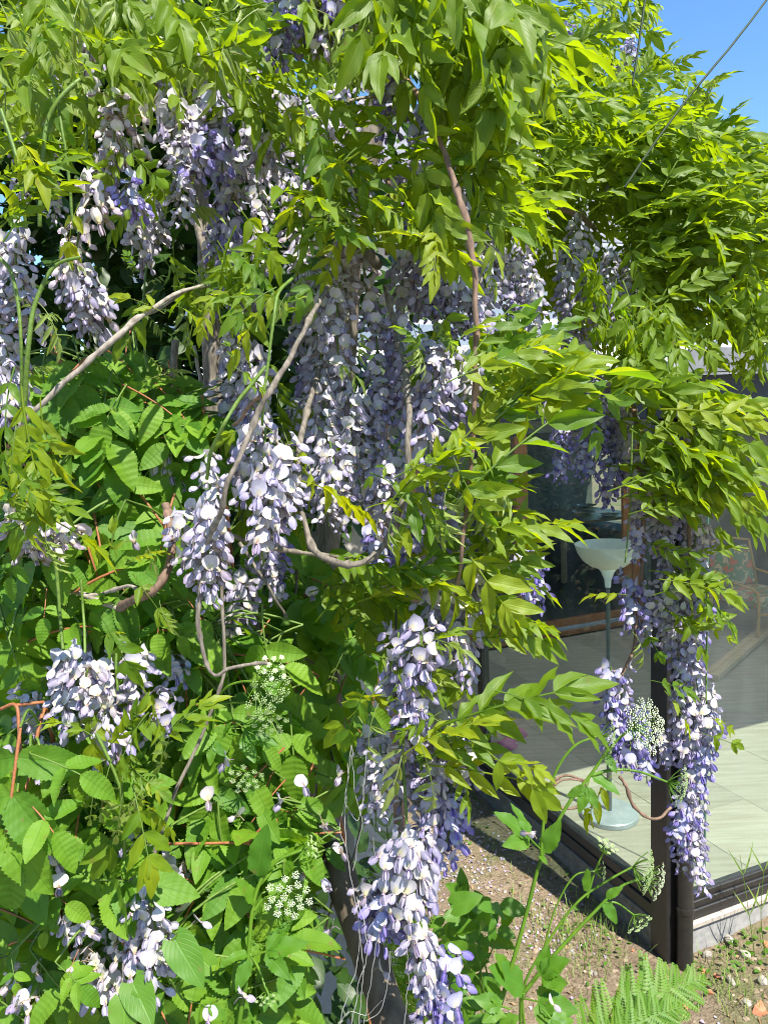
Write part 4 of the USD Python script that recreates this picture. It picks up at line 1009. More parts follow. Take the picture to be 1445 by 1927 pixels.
# leaves. Hand-set ones first: base x y d, tip x y d, kind
HERO = '''
815 1372 1.0 1060 1300 .98 big; 930 1300 .98 1085 1355 .97 few; 800 1440 1.02 985 1470 1.0 big; 760 1420 1.0 900 1360 .97 big; 900 1400 .98 1010 1490 .97 few; 930 1430 .98 1010 1450 .97 few
845 960 .98 1045 785 .97 big; 880 860 .98 1020 690 1.0 big; 900 800 .98 1090 690 1.0 big; 870 700 .95 960 580 .97 hang; 840 720 .94 1010 650 .95 big; 860 640 .95 930 600 .97 big; 930 790 .97 1130 705 1.0 few
1080 740 1.05 1120 820 1.05 few; 1040 740 1.05 1150 750 1.05 few
870 1000 1.0 1060 990 1.0 big; 880 1060 1.02 985 1060 1.0 few; 900 1120 1.02 1030 1210 1.0 mid; 880 1130 1.02 1020 1180 1.0 big; 890 1200 1.02 980 1190 1.0 mid
740 900 .95 850 850 .95 big; 760 930 .93 730 1010 .93 young; 850 850 .92 900 950 .92 few; 820 800 .93 900 850 .92 few; 740 870 .95 700 900 .95 few; 830 900 .95 760 1000 .95 few; 800 930 .95 830 1010 .94 young; 770 640 1.0 800 690 1.0 young; 800 660 .98 760 620 1.0 few
700 1100 1.02 830 1060 1.0 big; 740 1240 1.0 850 1190 1.0 mid; 720 1290 1.0 640 1370 1.0 few; 690 1290 .98 655 1380 .98 few; 730 1330 1.0 740 1300 1.0 few; 830 1340 1.0 760 1380 1.0 big; 700 1230 1.02 790 1290 1.0 mid
1220 740 1.42 1340 720 1.4 big; 1240 770 1.4 1410 790 1.38 big; 1230 820 1.4 1400 900 1.38 big; 1250 860 1.4 1410 960 1.38 big; 1230 930 1.42 1380 890 1.4 big; 1210 830 1.42 1330 770 1.4 big; 1240 900 1.4 1400 940 1.38 mid; 1280 790 1.4 1370 840 1.38 few; 1260 950 1.42 1350 1000 1.4 few; 1200 780 1.43 1280 730 1.42 few; 1300 760 1.42 1430 760 1.42 big
1230 1120 1.42 1330 1090 1.4 big; 1240 1090 1.4 1370 1120 1.38 big; 1300 1110 1.4 1370 1170 1.38 few; 1250 1040 1.42 1300 1040 1.4 few; 1280 1160 1.42 1320 1220 1.4 few; 1220 1280 1.43 1290 1300 1.42 few; 1250 1300 1.43 1290 1360 1.42 few; 1320 1380 1.45 1380 1400 1.45 few; 1330 1350 1.45 1370 1370 1.45 few; 1180 1120 1.45 1120 1120 1.45 few; 1300 1050 1.42 1380 1030 1.4 mid; 1330 1070 1.42 1370 1090 1.4 young; 1330 1180 1.43 1370 1200 1.42 few
1190 1190 1.45 1210 1240 1.45 young; 1210 1180 1.45 1240 1230 1.45 few; 1150 1460 1.4 1110 1530 1.4 few
500 560 .92 400 560 .9 big; 520 540 .93 450 590 .9 few; 480 520 .95 440 600 .92 mid; 540 550 .95 520 590 .93 young; 400 560 .95 380 620 .95 few; 530 600 .95 560 560 .95 few; 440 690 .9 490 730 .9 few; 440 680 .9 430 650 .9 few; 480 500 .95 510 440 .97 hang; 560 480 1.0 600 380 1.0 hang; 640 380 1.0 580 460 1.0 big; 600 360 1.0 660 290 1.02 mid
30 800 .78 20 900 .78 hang; 40 850 .78 90 830 .78 few; 10 870 .78 60 930 .78 few; 30 950 .8 90 920 .8 few; 5 330 .85 40 300 .85 big; -20 340 .85 60 320 .85 big; 0 420 .85 30 400 .85 few
150 380 .97 130 460 .97 few; 60 100 .9 10 90 .88 big; 60 100 .9 90 50 .9 few; 50 80 .9 30 20 .9 big; 120 150 .95 95 260 .95 few; 70 120 .9 60 160 .9 young; 80 80 .9 100 120 .9 young
225 260 1.0 290 330 1.0 few; 240 260 1.0 200 330 1.0 few; 260 510 .98 240 480 .98 few; 310 590 .98 240 560 .98 few; 330 575 1.0 370 600 1.0 few
180 1390 .9 110 1360 .9 few; 210 1400 .9 260 1340 .88 big; 280 1340 .88 230 1430 .88 few; 300 1400 .88 370 1360 .88 few; 240 1440 .9 300 1490 .88 big; 250 1480 .9 280 1620 .88 few; 300 1390 .88 380 1330 .88 few; 210 1430 .9 190 1530 .9 young; 230 1460 .9 220 1570 .9 young; 180 1450 .92 170 1540 .92 young; 250 1500 .9 320 1560 .9 hang; 200 1340 .93 150 1370 .92 few; 330 1350 .9 300 1440 .9 young
240 1060 .98 290 1040 .97 few; 250 1080 .98 300 1150 .97 few; 220 1050 .98 210 1000 .97 few; 270 1010 .98 290 1060 .97 young; 300 1130 .96 320 1180 .95 young; 190 1160 .95 240 1250 .95 few; 190 1200 .95 220 1190 .95 few; 90 980 .92 100 1060 .92 young; 80 970 .93 60 900 .93 few
130 250 .95 112 262 .95 young; 118 190 .95 150 205 .95 young; 128 155 .94 165 160 .94 young; 80 300 .94 100 318 .94 young; 84 330 .94 60 350 .94 young; 105 120 .95 140 110 .95 young; 52 600 .9 100 590 .9 young; 60 560 .9 110 640 .9 young; 110 495 .9 150 500 .9 young; 46 700 .92 90 690 .92 young; 66 590 .9 40 560 .9 young
272 540 1.15 300 520 1.15 young; 270 590 1.15 300 620 1.15 young; 268 620 1.15 240 640 1.15 young; 274 520 1.15 250 500 1.15 young; 266 660 1.15 300 690 1.15 young; 262 720 1.15 330 700 1.15 young; 164 220 1.0 185 235 1.0 young; 210 90 1.0 235 110 1.0 young; 645 1230 1.05 620 1290 1.05 young; 905 480 1.05 930 540 1.05 young; 690 600 1.05 675 660 1.05 young; 1200 690 1.45 1240 720 1.45 young; 1185 560 1.5 1225 600 1.5 young; 1150 560 1.5 1120 620 1.5 few; 1130 520 1.5 1180 590 1.5 few; 770 600 1.02 790 680 1.02 young
1360 130 1.5 1335 160 1.5 young; 1300 210 1.5 1310 250 1.5 young
'''
leaves = []
for line in HERO.strip().splitlines():
    for r in line.split(';'):
        w = r.split()
        a = list(map(float, w[:6]))
        leaves.append((at(*a[:3]), at(*a[3:6]), w[6], True))


def in_poly(poly, x, y):
    c = False
    n = len(poly)
    for i in range(n):
        (x0, y0), (x1, y1) = poly[i], poly[(i + 1) % n]
        if (y0 > y) != (y1 > y) and x < (x1 - x0) * (y - y0) / (y1 - y0) + x0:
            c = not c
    return c


# loosely filled regions of the crown: outline, number, nearest and farthest distance, mean heading in the picture (0 right, 90 down), spread, length in m, kinds
REG = [
    ([(540, 230), (890, 250), (900, 520), (560, 520)], 15, .97, 1.06, 60, 80, (.10, .16), 'few few mid young'),
    ([(480, 560), (880, 560), (850, 980), (460, 980)], 6, .97, 1.08, 80, 70, (.08, .13), 'few young'),
    ([(690, 1200), (880, 1200), (860, 1500), (700, 1500)], 8, .97, 1.05, 50, 70, (.10, .15), 'few mid young'),
    ([(150, 150), (430, 150), (430, 420), (180, 420)], 14, 1.05, 1.3, 80, 70, (.10, .16), 'few mid young'),
    ([(900, 250), (1060, 330), (1200, 430), (1260, 560), (1100, 600), (960, 500), (880, 420)], 75, 2.0, 2.6, 60, 70, (.17, .24), 'mid big'),
    ([(1080, 440), (1260, 520), (1240, 640), (1060, 640), (1000, 560)], 34, 1.85, 2.2, 70, 60, (.14, .2), 'mid few'),
    ([(0, -60), (700, -60), (700, 140), (500, 200), (200, 130), (0, 230)], 80, 1.5, 2.1, 70, 80, (.16, .24), 'mid big'),
    ([(0, -40), (430, -40), (420, 120), (260, 110), (140, 150), (0, 260)], 46, .95, 1.35, 70, 60, (.12, .19), 'mid big few young'),
    ([(150, -40), (430, -40), (420, 140), (240, 150)], 22, 1.2, 1.6, 60, 70, (.12, .18), 'mid big'),
    ([(420, -40), (740, -40), (740, 180), (560, 230), (420, 220)], 34, .95, 1.2, 70, 70, (.11, .17), 'few mid big young'),
    ([(660, -100), (1010, -100), (1010, 130), (900, 190), (780, 150), (700, 40)], 56, .92, 1.25, 75, 45, (.16, .22), 'hang mid big few'),
    ([(760, -60), (1020, -60), (1000, 200), (860, 240)], 24, 1.2, 1.5, 70, 40, (.16, .22), 'hang big'),
    ([(540, 290), (700, 270), (760, 330), (720, 470), (560, 470)], 24, 1.0, 1.15, 20, 80, (.10, .16), 'few mid young'),
    ([(880, 220), (960, 300), (960, 450), (890, 420), (700, 500), (740, 440), (850, 260)], 18, .98, 1.15, 30, 60, (.12, .18), 'few mid big'),
    ([(900, 330), (1050, 380), (1030, 450), (920, 430)], 12, 1.3, 1.7, 10, 45, (.15, .2), 'big mid'),
    ([(990, 170), (1300, 240), (1445, 300), (1470, 520), (1270, 570), (1200, 440), (1060, 370)], 210, 1.55, 2.0, -14, 42, (.16, .23), 'big big mid'),
    ([(990, 200), (1300, 240), (1420, 300), (1420, 540), (1250, 560), (1180, 420), (1060, 370)], 90, 2.0, 2.5, -10, 60, (.16, .22), 'mid big'),
    ([(960, 40), (1220, 130), (1300, 250), (1300, 330), (1000, 280)], 75, 1.9, 2.4, -10, 45, (.15, .22), 'big mid'),
    ([(990, -40), (1225, -40), (1215, 90), (1300, 150), (1330, 210), (1250, 260), (1000, 230)], 105, 2.4, 3.1, 5, 60, (.16, .23), 'mid few big young'),
    ([(1280, 250), (1400, 235), (1480, 270), (1480, 350), (1300, 330)], 40, 1.8, 2.2, -12, 22, (.16, .22), 'big'),
    ([(1200, 480), (1290, 540), (1445, 520), (1445, 590), (1320, 600), (1230, 640), (1090, 600), (1190, 620)], 52, 1.6, 2.0, 40, 50, (.13, .2), 'mid big few'),
    ([(1100, 520), (1290, 600), (1290, 720), (1130, 700)], 24, 1.4, 1.6, 60, 50, (.11, .17), 'few mid big'),
    ([(1280, 590), (1460, 560), (1460, 660), (1300, 650)], 18, 1.6, 1.9, 55, 60, (.12, .18), 'mid few'),
    ([(1350, 620), (1445, 600), (1430, 720), (1380, 740)], 6, 1.6, 1.8, 60, 50, (.10, .15), 'mid few'),
    ([(1180, 690), (1350, 720), (1400, 880), (1360, 960), (1240, 980), (1200, 860)], 40, 1.38, 1.55, 12, 28, (.15, .22), 'big big mid few'),
    ([(1230, 1010), (1340, 1060), (1330, 1180), (1230, 1160)], 10, 1.42, 1.55, 15, 35, (.10, .16), 'mid few'),
    ([(890, 620), (980, 620), (980, 740), (900, 740)], 14, 1.4, 1.7, 70, 60, (.14, .19), 'mid few'),
    ([(880, 200), (1010, 220), (1000, 330), (880, 310)], 10, 1.4, 1.8, 60, 60, (.15, .2), 'mid big'),
    ([(760, 590), (880, 600), (880, 660), (780, 650)], 6, 1.0, 1.15, 50, 60, (.08, .13), 'few young'),
    ([(900, 600), (1010, 640), (1060, 720), (970, 800), (910, 760)], 9, .98, 1.15, -30, 30, (.13, .18), 'big mid'),
    ([(860, 800), (920, 780), (930, 940), (760, 980), (740, 900), (850, 880)], 10, .93, 1.08, 50, 70, (.09, .15), 'few mid young'),
    ([(850, 920), (930, 930), (980, 1010), (940, 1050), (850, 1020)], 8, 1.0, 1.12, 0, 40, (.10, .16), 'mid few big'),
    ([(680, 1060), (900, 1030), (1000, 1080), (990, 1190), (860, 1210), (690, 1210)], 12, 1.0, 1.15, 15, 45, (.12, .18), 'big mid few'),
    ([(640, 1080), (740, 1060), (740, 1240), (660, 1220)], 10, 1.15, 1.3, 30, 60, (.12, .18), 'big mid'),
    ([(680, 1220), (860, 1210), (900, 1400), (760, 1440)], 8, 1.02, 1.1, 30, 60, (.09, .15), 'few mid young'),
    ([(370, 470), (520, 420), (620, 560), (480, 620), (380, 600)], 12, .95, 1.1, 110, 60, (.09, .15), 'few mid young'),
    ([(150, 1320), (370, 1330), (350, 1470), (230, 1560), (170, 1460)], 5, .88, 1.0, 70, 70, (.08, .13), 'few young mid'),
    ([(0, 760), (110, 780), (120, 980), (0, 1000)], 8, .80, .95, 80, 70, (.09, .14), 'few mid'),
    ([(0, 250), (70, 280), (70, 420), (0, 440)], 6, .85, .95, -10, 40, (.10, .15), 'mid few'),
    ([(250, 490), (420, 480), (400, 620), (250, 600)], 10, 1.05, 1.25, 100, 70, (.08, .13), 'few young mid'),
    ([(560, 620), (620, 640), (600, 960), (440, 980), (440, 800)], 10, 1.3, 1.5, 90, 50, (.12, .18), 'hang mid'),
]
g = np.random.default_rng(33)
for poly, n, d0, d1, mean, spread, (l0, l1), kinds in REG:
    n = int(n * 1.22)
    xs, ys = [q[0] for q in poly], [q[1] for q in poly]
    kinds = kinds.split()
    made = 0
    while made < n:
        x, y = g.uniform(min(xs), max(xs)), g.uniform(min(ys), max(ys))
        if not in_poly(poly, x, y):
            continue
        d = g.uniform(d0, d1)
        a = math.radians(mean + g.normal(0, spread * 0.75))
        k = kinds[g.integers(len(kinds))]
        L = g.uniform(l0, l1) * {'young': 0.55, 'few': 0.60}.get(k, 0.70)
        dirv = nrm(RIGHT * math.cos(a) - UP * math.sin(a) - FWD * g.normal(0.15, 0.35))
        mid = at(x, y, d)
        leaves.append((mid - dirv * L * 0.6, mid + dirv * L * 0.5, k, False))
        made += 1
# the crown goes on overhead, out of the frame, and shades the ground behind the blossoms
over = []
for q_ in range(300):
    c = np.array([g.uniform(-2.2, 1.6), g.uniform(1.5, 3.0), 0]) if q_ < 260 else np.array([g.uniform(-1.0, 0.45), g.uniform(1.3, 1.6), 0])
    c[2] = 3.95 + 0.25 * math.sin(c[0] * 2) + g.uniform(0, 0.5) + 0.25 * (c[1] - 1.35)
    a = g.uniform(0, 6.28)
    dirv = nrm([math.cos(a), math.sin(a), g.uniform(-0.5, 0.1)])
    L = g.uniform(0.16, 0.24)
    over.append((c, c + dirv * L, ['big', 'mid'][g.integers(2)], False))

TOCAM = np.array([0, -0.75, 0.1])
near = sorted(range(len(leaves)), key=lambda i: (not leaves[i][3], np.linalg.norm(leaves[i][0] - EYE)))
fine_left, solo_left, mass = 34, 300, []
for rank, i in enumerate(near + list(range(len(leaves), len(leaves) + len(over)))):
    a, b, k, hero = (leaves + over)[i]
    v = leafkinds[k][g.integers(len(leafkinds[k]))]
    hi = (0.45 if a[0] > 0.28 else 0.9) * smooth01(((a[2] + b[2]) / 2 - 2.55) / 0.5)             # above eye level the undersides show
    up = nrm(np.array([0, 0, 0.8]) + 0.7 * TOCAM * (1 - 0.8 * hi) + 0.25 * SUN + g.normal(0, 0.5, 3))
    M = frame(b - a, up, a, float(np.linalg.norm(b - a)))
    if rank < fine_left:
        copy_of(v[1], WI + '/leaf', M)
    elif rank < solo_left:
        copy_of(v[0], WI + '/leaf', M, instance=False)
    else:
        mass.append((k == 'young', moved(v[2], M)))
put(WI + '/leaf_mass', join([m for y, m in mass if not y])[:3], 'wisteria_leaf', kind='stuff')
put(WI + '/young_leaf_mass', join([m for y, m in mass if y])[:3], 'young_leaf', kind='stuff')


# ------------------------------------------------------------------ raspberry canes, lower left
def raspberry_leaf(g, pairs):
    """Leaf about 1 m long along +x: petiole, leaflets in pairs, a larger end leaflet."""
    lets = []
    s = np.linspace(0, 1, 7)
    dr_ = g.uniform(0.05, 0.25)
    rach = np.stack([s * 0.62, g.uniform(-0.05, 0.05) * s ** 2, 0.08 * s - dr_ * s ** 2], -1)
    for i in range(pairs):
        p = (0.62 + 0.38 * (i + 0.35) / pairs if pairs > 1 else 0.72) if pairs < 3 else 0.25 + 0.62 * i / 2
        c = np.array([np.interp(p, s, rach[:, k]) for k in range(3)])
        for sd in (-1, 1):
            a = math.radians(g.uniform(48, 80) - 12 * i)
            dirv = nrm([math.cos(a), sd * math.sin(a), g.uniform(-0.5, 0.05)])
            L = 0.44 * g.uniform(0.88, 1.1)
            lets.append(moved(blade(L, L * g.uniform(0.44, 0.53), g, g.uniform(0.1, 0.5), g.uniform(0.05, 0.3), 0.02, ns=35, teeth=0.05, shape='ovate', pleat=0.005), frame(dirv, np.array([g.normal(0, 0.2), sd * 0.2, 1.0]), c)))
    L = 0.52 * g.uniform(0.92, 1.1)
    lets.append(moved(blade(L, L * g.uniform(0.46, 0.57), g, g.uniform(0.1, 0.45), g.uniform(0.08, 0.3), 0.02, ns=37, teeth=0.05, shape='ovate', pleat=0.005), frame(nrm(rach[-1] - rach[-2] + np.array([0, 0, -0.05])), np.array([0, g.normal(0, 0.2), 1.0]), rach[-1])))
    return tube(rach, [0.011, 0.008], 5, cap=False), lets


rasp = []
for i in range(11):
    g = np.random.default_rng(300 + i)
    rt, lets = raspberry_leaf(g, 1 if i < 6 else 2 if i < 9 else 3)
    path = f'{LIB}/raspberry_leaf_{i}'
    UsdGeom.Xform.Define(stage, path)
    put(path + '/petiole', rt, 'red_stem' if i % 2 else 'green_stem')
    for b in lets:
        put(path + '/leaflet', b, 'raspberry_leaf')
    rasp.append(path)

PLANTS = [  # name place in the photograph where the cane top stands, label
    (180, 760, 1.45, 'raspberry bush, upper one, below the diagonal dead stick'),
    (260, 900, 1.25, 'raspberry bush with bright leaves left of the sunlit white blossoms'),
    (50, 1080, 1.1, 'raspberry bush at the left edge with one broad round leaf'),
    (350, 1130, 1.15, 'raspberry bush behind the thick curved brown stem'),
    (60, 1420, .95, 'raspberry bush at the left edge with an orange stalk and long toothed leaflets'),
    (110, 1750, 1.0, 'raspberry bush in the bottom left corner'),
    (430, 1430, 1.25, 'raspberry bush with dappled leaves below the green white flower umbels'),
    (330, 1830, 1.1, 'raspberry bush under the lowest white blossom cluster'),
    (540, 1560, 1.35, 'raspberry bush in half shade left of the leaning post'),
    (560, 1800, 1.25, 'raspberry bush at the foot of the leaning post'),
    (580, 1180, 1.55, 'shaded raspberry bush below the hanging vine loop'),
    (420, 1000, 1.5, 'dark raspberry bush deep behind the white blossoms'),
]
plants = []
g = np.random.default_rng(44)
for x, y, d, lab in PLANTS:
    t = thing('raspberry_bush', lab, 'raspberry bush', group='raspberry bushes under the wisteria')
    top = at(x, y, d) + FWD * 0.06
    bx, by = top[0] + g.normal(0, 0.06), top[1] + 0.12 + g.normal(0, 0.05)
    base = np.array([bx, by, float(ground_z(bx, by)) - 0.03])
    cane = spline([base, base * 0.55 + top * 0.45 + g.normal(0, 0.03, 3), top, top + np.array([g.normal(0, 0.05), -0.08, -0.03])], 6)
    put(P(t) + '/cane', tube(cane, [0.005, 0.0035, 0.002], 6, 0.1), 'red_stem')
    plants.append((t, cane, (x, y)))
RHERO = [  # base, tip, leaf no.
    ((38, 1370, 0.88), (12, 1735, 0.84), 9), ((57, 1419, 0.87), (197, 1470, 0.84), 2), ((33, 1491, 0.87), (151, 1603, 0.84), 1), ((80, 1428, 0.92), (-20, 1471, 0.88), 3),
    ((287, 886, 1.15), (323, 973, 1.12), 0), ((286, 891, 1.15), (214, 948, 1.10), 2), ((314, 870, 1.15), (386, 870, 1.12), 4), ((230, 844, 1.20), (230, 916, 1.15), 1), ((237, 807, 1.25), (172, 843, 1.20), 5),
    ((88, 1107, 1.00), (81, 1197, 0.96), 3), ((34, 1026, 1.00), (5, 1113, 0.96), 2), ((75, 1037, 1.02), (154, 1073, 1.00), 0), ((17, 1203, 1.00), (53, 1326, 0.98), 4),
    ((307, 1136, 1.05), (292, 1223, 1.00), 1), ((324, 1145, 1.05), (345, 1224, 1.02), 0), ((341, 1114, 1.10), (398, 1186, 1.05), 5),
    ((394, 1355, 1.10), (365, 1434, 1.05), 0), ((445, 1361, 1.10), (524, 1418, 1.05), 2), ((445, 1396, 1.10), (474, 1483, 1.05), 1), ((342, 1308, 1.10), (407, 1351, 1.05), 3),
    ((495, 1521, 1.15), (574, 1528, 1.10), 5), ((488, 1597, 1.12), (431, 1633, 1.08), 2), ((542, 1674, 1.15), (557, 1746, 1.12), 6), ((572, 1568, 1.20), (637, 1611, 1.15), 0),
    ((75, 1654, 0.98), (154, 1726, 0.95), 1), ((111, 1705, 0.98), (68, 1784, 0.95), 0), ((104, 1812, 0.95), (176, 1877, 0.92), 8), ((153, 1776, 0.98), (117, 1863, 0.94), 3), ((21, 1796, 0.95), (28, 1883, 0.92), 2),
    ((308, 1574, 1.10), (351, 1646, 1.05), 4), ((385, 1579, 1.10), (414, 1680, 1.06), 3), ((408, 1488, 1.12), (351, 1531, 1.06), 1), ((351, 1691, 1.08), (308, 1648, 1.05), 0),
    ((344, 1882, 1.00), (416, 1897, 0.98), 2), ((391, 1769, 1.08), (448, 1820, 1.04), 1), ((294, 1898, 0.98), (265, 1941, 0.95), 4),
]
todo = [(at(*a), at(*b), k) for a, b, k in RHERO]
RREG = [([(60, 690), (250, 660), (400, 780), (420, 900), (300, 1000), (60, 960)], 130, 1.08, 1.45, .11, .15),
        ([(0, 960), (330, 960), (360, 1200), (100, 1230), (0, 1200)], 96, 1.03, 1.3, .13, .19),
        ([(0, 1330), (200, 1420), (300, 1600), (300, 1927), (0, 1960)], 185, .97, 1.25, .108, .155),
        ([(240, 1250), (520, 1200), (560, 1480), (560, 1700), (300, 1600)], 150, 1.05, 1.35, .105, .15),
        ([(300, 1600), (540, 1480), (550, 1600), (540, 1720), (550, 1950), (300, 1950)], 165, 1.04, 1.35, .108, .155),
        ([(540, 1060), (700, 1100), (700, 1500), (560, 1450)], 26, 1.4, 1.7, .13, .19),
        ([(380, 960), (580, 1000), (560, 1250), (400, 1250)], 22, 1.4, 1.7, .12, .18)]
for poly, n, d0, d1, l0, l1 in RREG:
    xs, ys = [q[0] for q in poly], [q[1] for q in poly]
    made = 0
    while made < n:
        x, y = g.uniform(min(xs), max(xs)), g.uniform(min(ys), max(ys))
        if not in_poly(poly, x, y):
            continue
        a = g.uniform(0, 6.28) if g.random() < 0.3 else math.radians(g.normal(75, 60))
        dirv = nrm(RIGHT * math.cos(a) - UP * math.sin(a) * 0.8 - FWD * g.uniform(0.0, 0.6))
        L = g.uniform(l0, l1)
        m = at(x, y, g.uniform(d0, d1))
        todo.append((m - dirv * L * 0.6, m + dirv * L * 0.5, int(g.integers(9))))
        made += 1
stalks = {}
for a, b, k in todo:
    j = min(range(len(plants)), key=lambda q: np.min(np.linalg.norm(plants[q][1] - a, axis=1)))
    t, cane, _ = plants[j]
    up = nrm(np.array([0, 0, 0.8]) + 0.75 * TOCAM + 0.3 * SUN + g.normal(0, 0.22, 3))
    copy_of(rasp[k], P(t) + '/leaf', frame(b - a, up, a, float(np.linalg.norm(b - a))))
    c = cane[np.argmin(np.linalg.norm(cane - a, axis=1))]
    stalks.setdefault(j, []).append(tube(spline([c, (c + a) / 2 + [0, 0, 0.02], a], 4), [0.0022, 0.0016], 4, cap=False))
for j, ms in stalks.items():
    put(P(plants[j][0]) + '/leaf_stalks', join(ms)[:3], 'green_stem', kind='stuff')
for s in ('0 1335 .94, 30 1328 .93, 36 1380 .92, 40 1440 .91, 30 1520 .90, 24 1575 .90', '28 1328 .93, 80 1322 .95, 120 1320 .97'):
    put(P(plants[4][0]) + '/leaf_stalk', tube(spline(px_path(s)), [0.0024, 0.0016], 6), 'red_stem')
for s in ('290 1589 1.05, 380 1588 1.05, 465 1588 1.05, 485 1605 1.05', '465 1588 1.05, 490 1560 1.05', '485 1603 1.06, 540 1620 1.1, 590 1630 1.15'):
    put(P(plants[6][0]) + '/leaf_stalk', tube(spline(px_path(s)), [0.0022, 0.0014], 6), 'red_stem')

# ------------------------------------------------------------------ dark shrubs behind
def shrub(name, label, cat, boxes, n, size, seed, mat_='shade_leaf', stems=()):
    t = thing(name, label, cat)
    g = np.random.default_rng(seed)
    tmpl = [blade(1.0, 0.5, g, 0.25, 0.2, 0.03, ns=5, shape='ovate', across=3) for _ in range(5)]
    ms = []
    for (c, r), k in zip(boxes, np.random.default_rng(seed).multinomial(n, [np.prod(r) / sum(np.prod(b[1]) for b in boxes) for c, r in boxes])):
        for _ in range(k):
            u = g.normal(0, 1, 3); u = u / np.linalg.norm(u) * g.random() ** 0.25
            p = np.array(c) + u * np.array(r)
            dirv = nrm(u * [1, 1, 0.3] + g.normal(0, 0.5, 3) + [0, -0.3, -0.3])
            ms.append(moved(tmpl[g.integers(5)], frame(dirv, np.array([g.normal(0, .4), g.normal(-0.3, .4), 1.0]), p, g.uniform(*size))))
    put(P(t) + '/foliage', join(ms)[:3], mat_, kind='stuff')
    for s in stems:
        put(P(t) + '/stem', tube(spline(s, 6), [0.018, 0.01], 8, 0.2), 'bark_grey')
    return t


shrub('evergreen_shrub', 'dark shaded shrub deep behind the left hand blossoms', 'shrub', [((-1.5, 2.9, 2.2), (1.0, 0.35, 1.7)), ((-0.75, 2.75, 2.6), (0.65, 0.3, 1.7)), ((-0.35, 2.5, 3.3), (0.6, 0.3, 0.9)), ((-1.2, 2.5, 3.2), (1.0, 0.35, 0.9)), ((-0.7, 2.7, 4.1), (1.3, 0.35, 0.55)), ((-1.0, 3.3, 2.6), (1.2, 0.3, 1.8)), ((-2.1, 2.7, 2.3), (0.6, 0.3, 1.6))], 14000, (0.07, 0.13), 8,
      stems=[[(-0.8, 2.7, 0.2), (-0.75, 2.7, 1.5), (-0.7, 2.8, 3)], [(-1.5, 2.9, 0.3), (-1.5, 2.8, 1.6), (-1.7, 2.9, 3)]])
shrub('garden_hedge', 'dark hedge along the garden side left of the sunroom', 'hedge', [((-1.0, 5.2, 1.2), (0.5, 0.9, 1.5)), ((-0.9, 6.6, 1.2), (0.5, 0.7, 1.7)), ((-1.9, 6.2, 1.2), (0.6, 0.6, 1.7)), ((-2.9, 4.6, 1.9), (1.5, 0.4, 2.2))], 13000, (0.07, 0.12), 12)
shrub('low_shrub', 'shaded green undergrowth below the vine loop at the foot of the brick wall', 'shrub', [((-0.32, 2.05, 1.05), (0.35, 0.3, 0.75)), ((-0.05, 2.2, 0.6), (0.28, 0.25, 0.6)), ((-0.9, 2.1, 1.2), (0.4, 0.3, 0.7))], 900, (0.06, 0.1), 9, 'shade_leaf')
shrub('young_shrub', 'thin leafy seedling in the shade below the vine loop', 'shrub', [((at(620, 1230, 1.5))[:3], (0.14, 0.1, 0.2))], 70, (0.06, 0.09), 10, 'herb_leaf', [[at(640, 1500, 1.5), at(630, 1300, 1.5), at(620, 1150, 1.5)]])


# ------------------------------------------------------------------ umbellifers
def umbel(parent, c, axis, R_, g, mat_, rays=20, per=16, cup=0.35):
    u = xform(parent + '/umbel')
    ax = nrm(axis)
    M = frame(np.cross(ax, [0.3, 0.2, 0.9]), ax, c)
    ray_m, fl_m = [], []
    for i in range(rays):
        r = R_ * math.sqrt((i + 0.5) / rays); a = i * 2.4
        e = np.array([r * math.cos(a), r * math.sin(a), R_ * 0.75 * (1 - cup * (r / R_) ** 2)])
        ray_m.append(tube(np.array([[0, 0, 0], e * [0.55, 0.55, 0.45], e]), [0.0009, 0.0006], 3, cap=False))
        for k in range(per):
            rr = R_ * 0.17 * math.sqrt((k + 0.5) / per); b = k * 2.4 + i
            q = e + [rr * math.cos(b), rr * math.sin(b), 0.004 + 0.1 * R_ * (1 - (rr / (R_ * .17)) ** 2)]
            s = 0.00115 * g.uniform(0.7, 1.25) * (R_ / 0.04) ** 0.4
            v = np.array([[0, 0, 0.5]] + [[math.cos(x + b), math.sin(x + b), g.uniform(-.1, .3)] for x in np.arange(5) * 1.2566] + [[0, 0, -1.2]]) * s + q
            f = np.array([[0, 1 + j, 1 + (j + 1) % 5] for j in range(5)] + [[6, 1 + (j + 1) % 5, 1 + j] for j in range(5)])
            fl_m.append((v, f))
    put(P(u) + '/rays', moved(join(ray_m)[:2], M), 'herb_stem')
    put(P(u) + '/florets', moved(join(fl_m)[:2], M), mat_, smooth=False, kind='stuff')


def herb_leaf(parent, base, tip, g, n=3, w=0.45, teeth=0.07, mat_='herb_leaf', up=None):
    lf = xform(parent + '/leaf')
    d = nrm(tip - base); L = np.linalg.norm(tip - base)
    up = nrm(np.array([0, 0, 0.8]) + 0.8 * TOCAM + g.normal(0, 0.2, 3)) if up is None else up
    M = frame(d, up, base)
    if n == 1:
        put(P(lf) + '/blade', moved(blade(L, L * w, g, 0.2, 0.15, 0.03, ns=15, teeth=teeth, shape='ovate'), M), mat_)
        return
    for sd in ((-1, 0, 1) if n == 3 else (-1.6, -0.8, 0, 0.8, 1.6)):
        a = sd * math.radians(48)
        k = L * (0.62 if sd else 0.72)
        b = blade(k, k * w, g, 0.2, 0.15, 0.03, ns=17, teeth=teeth, shape='ovate')
        put(P(lf) + '/leaflet', moved(b, M @ frame(np.array([math.cos(a), math.sin(a), -0.1]), np.array([0, 0, 1.0]), [L * 0.3, 0, 0])), mat_)
    put(P(lf) + '/stalk', moved(tube(np.array([[0, 0, 0], [L * 0.3, 0, 0]]), 0.0015, 5), M), 'herb_stem')


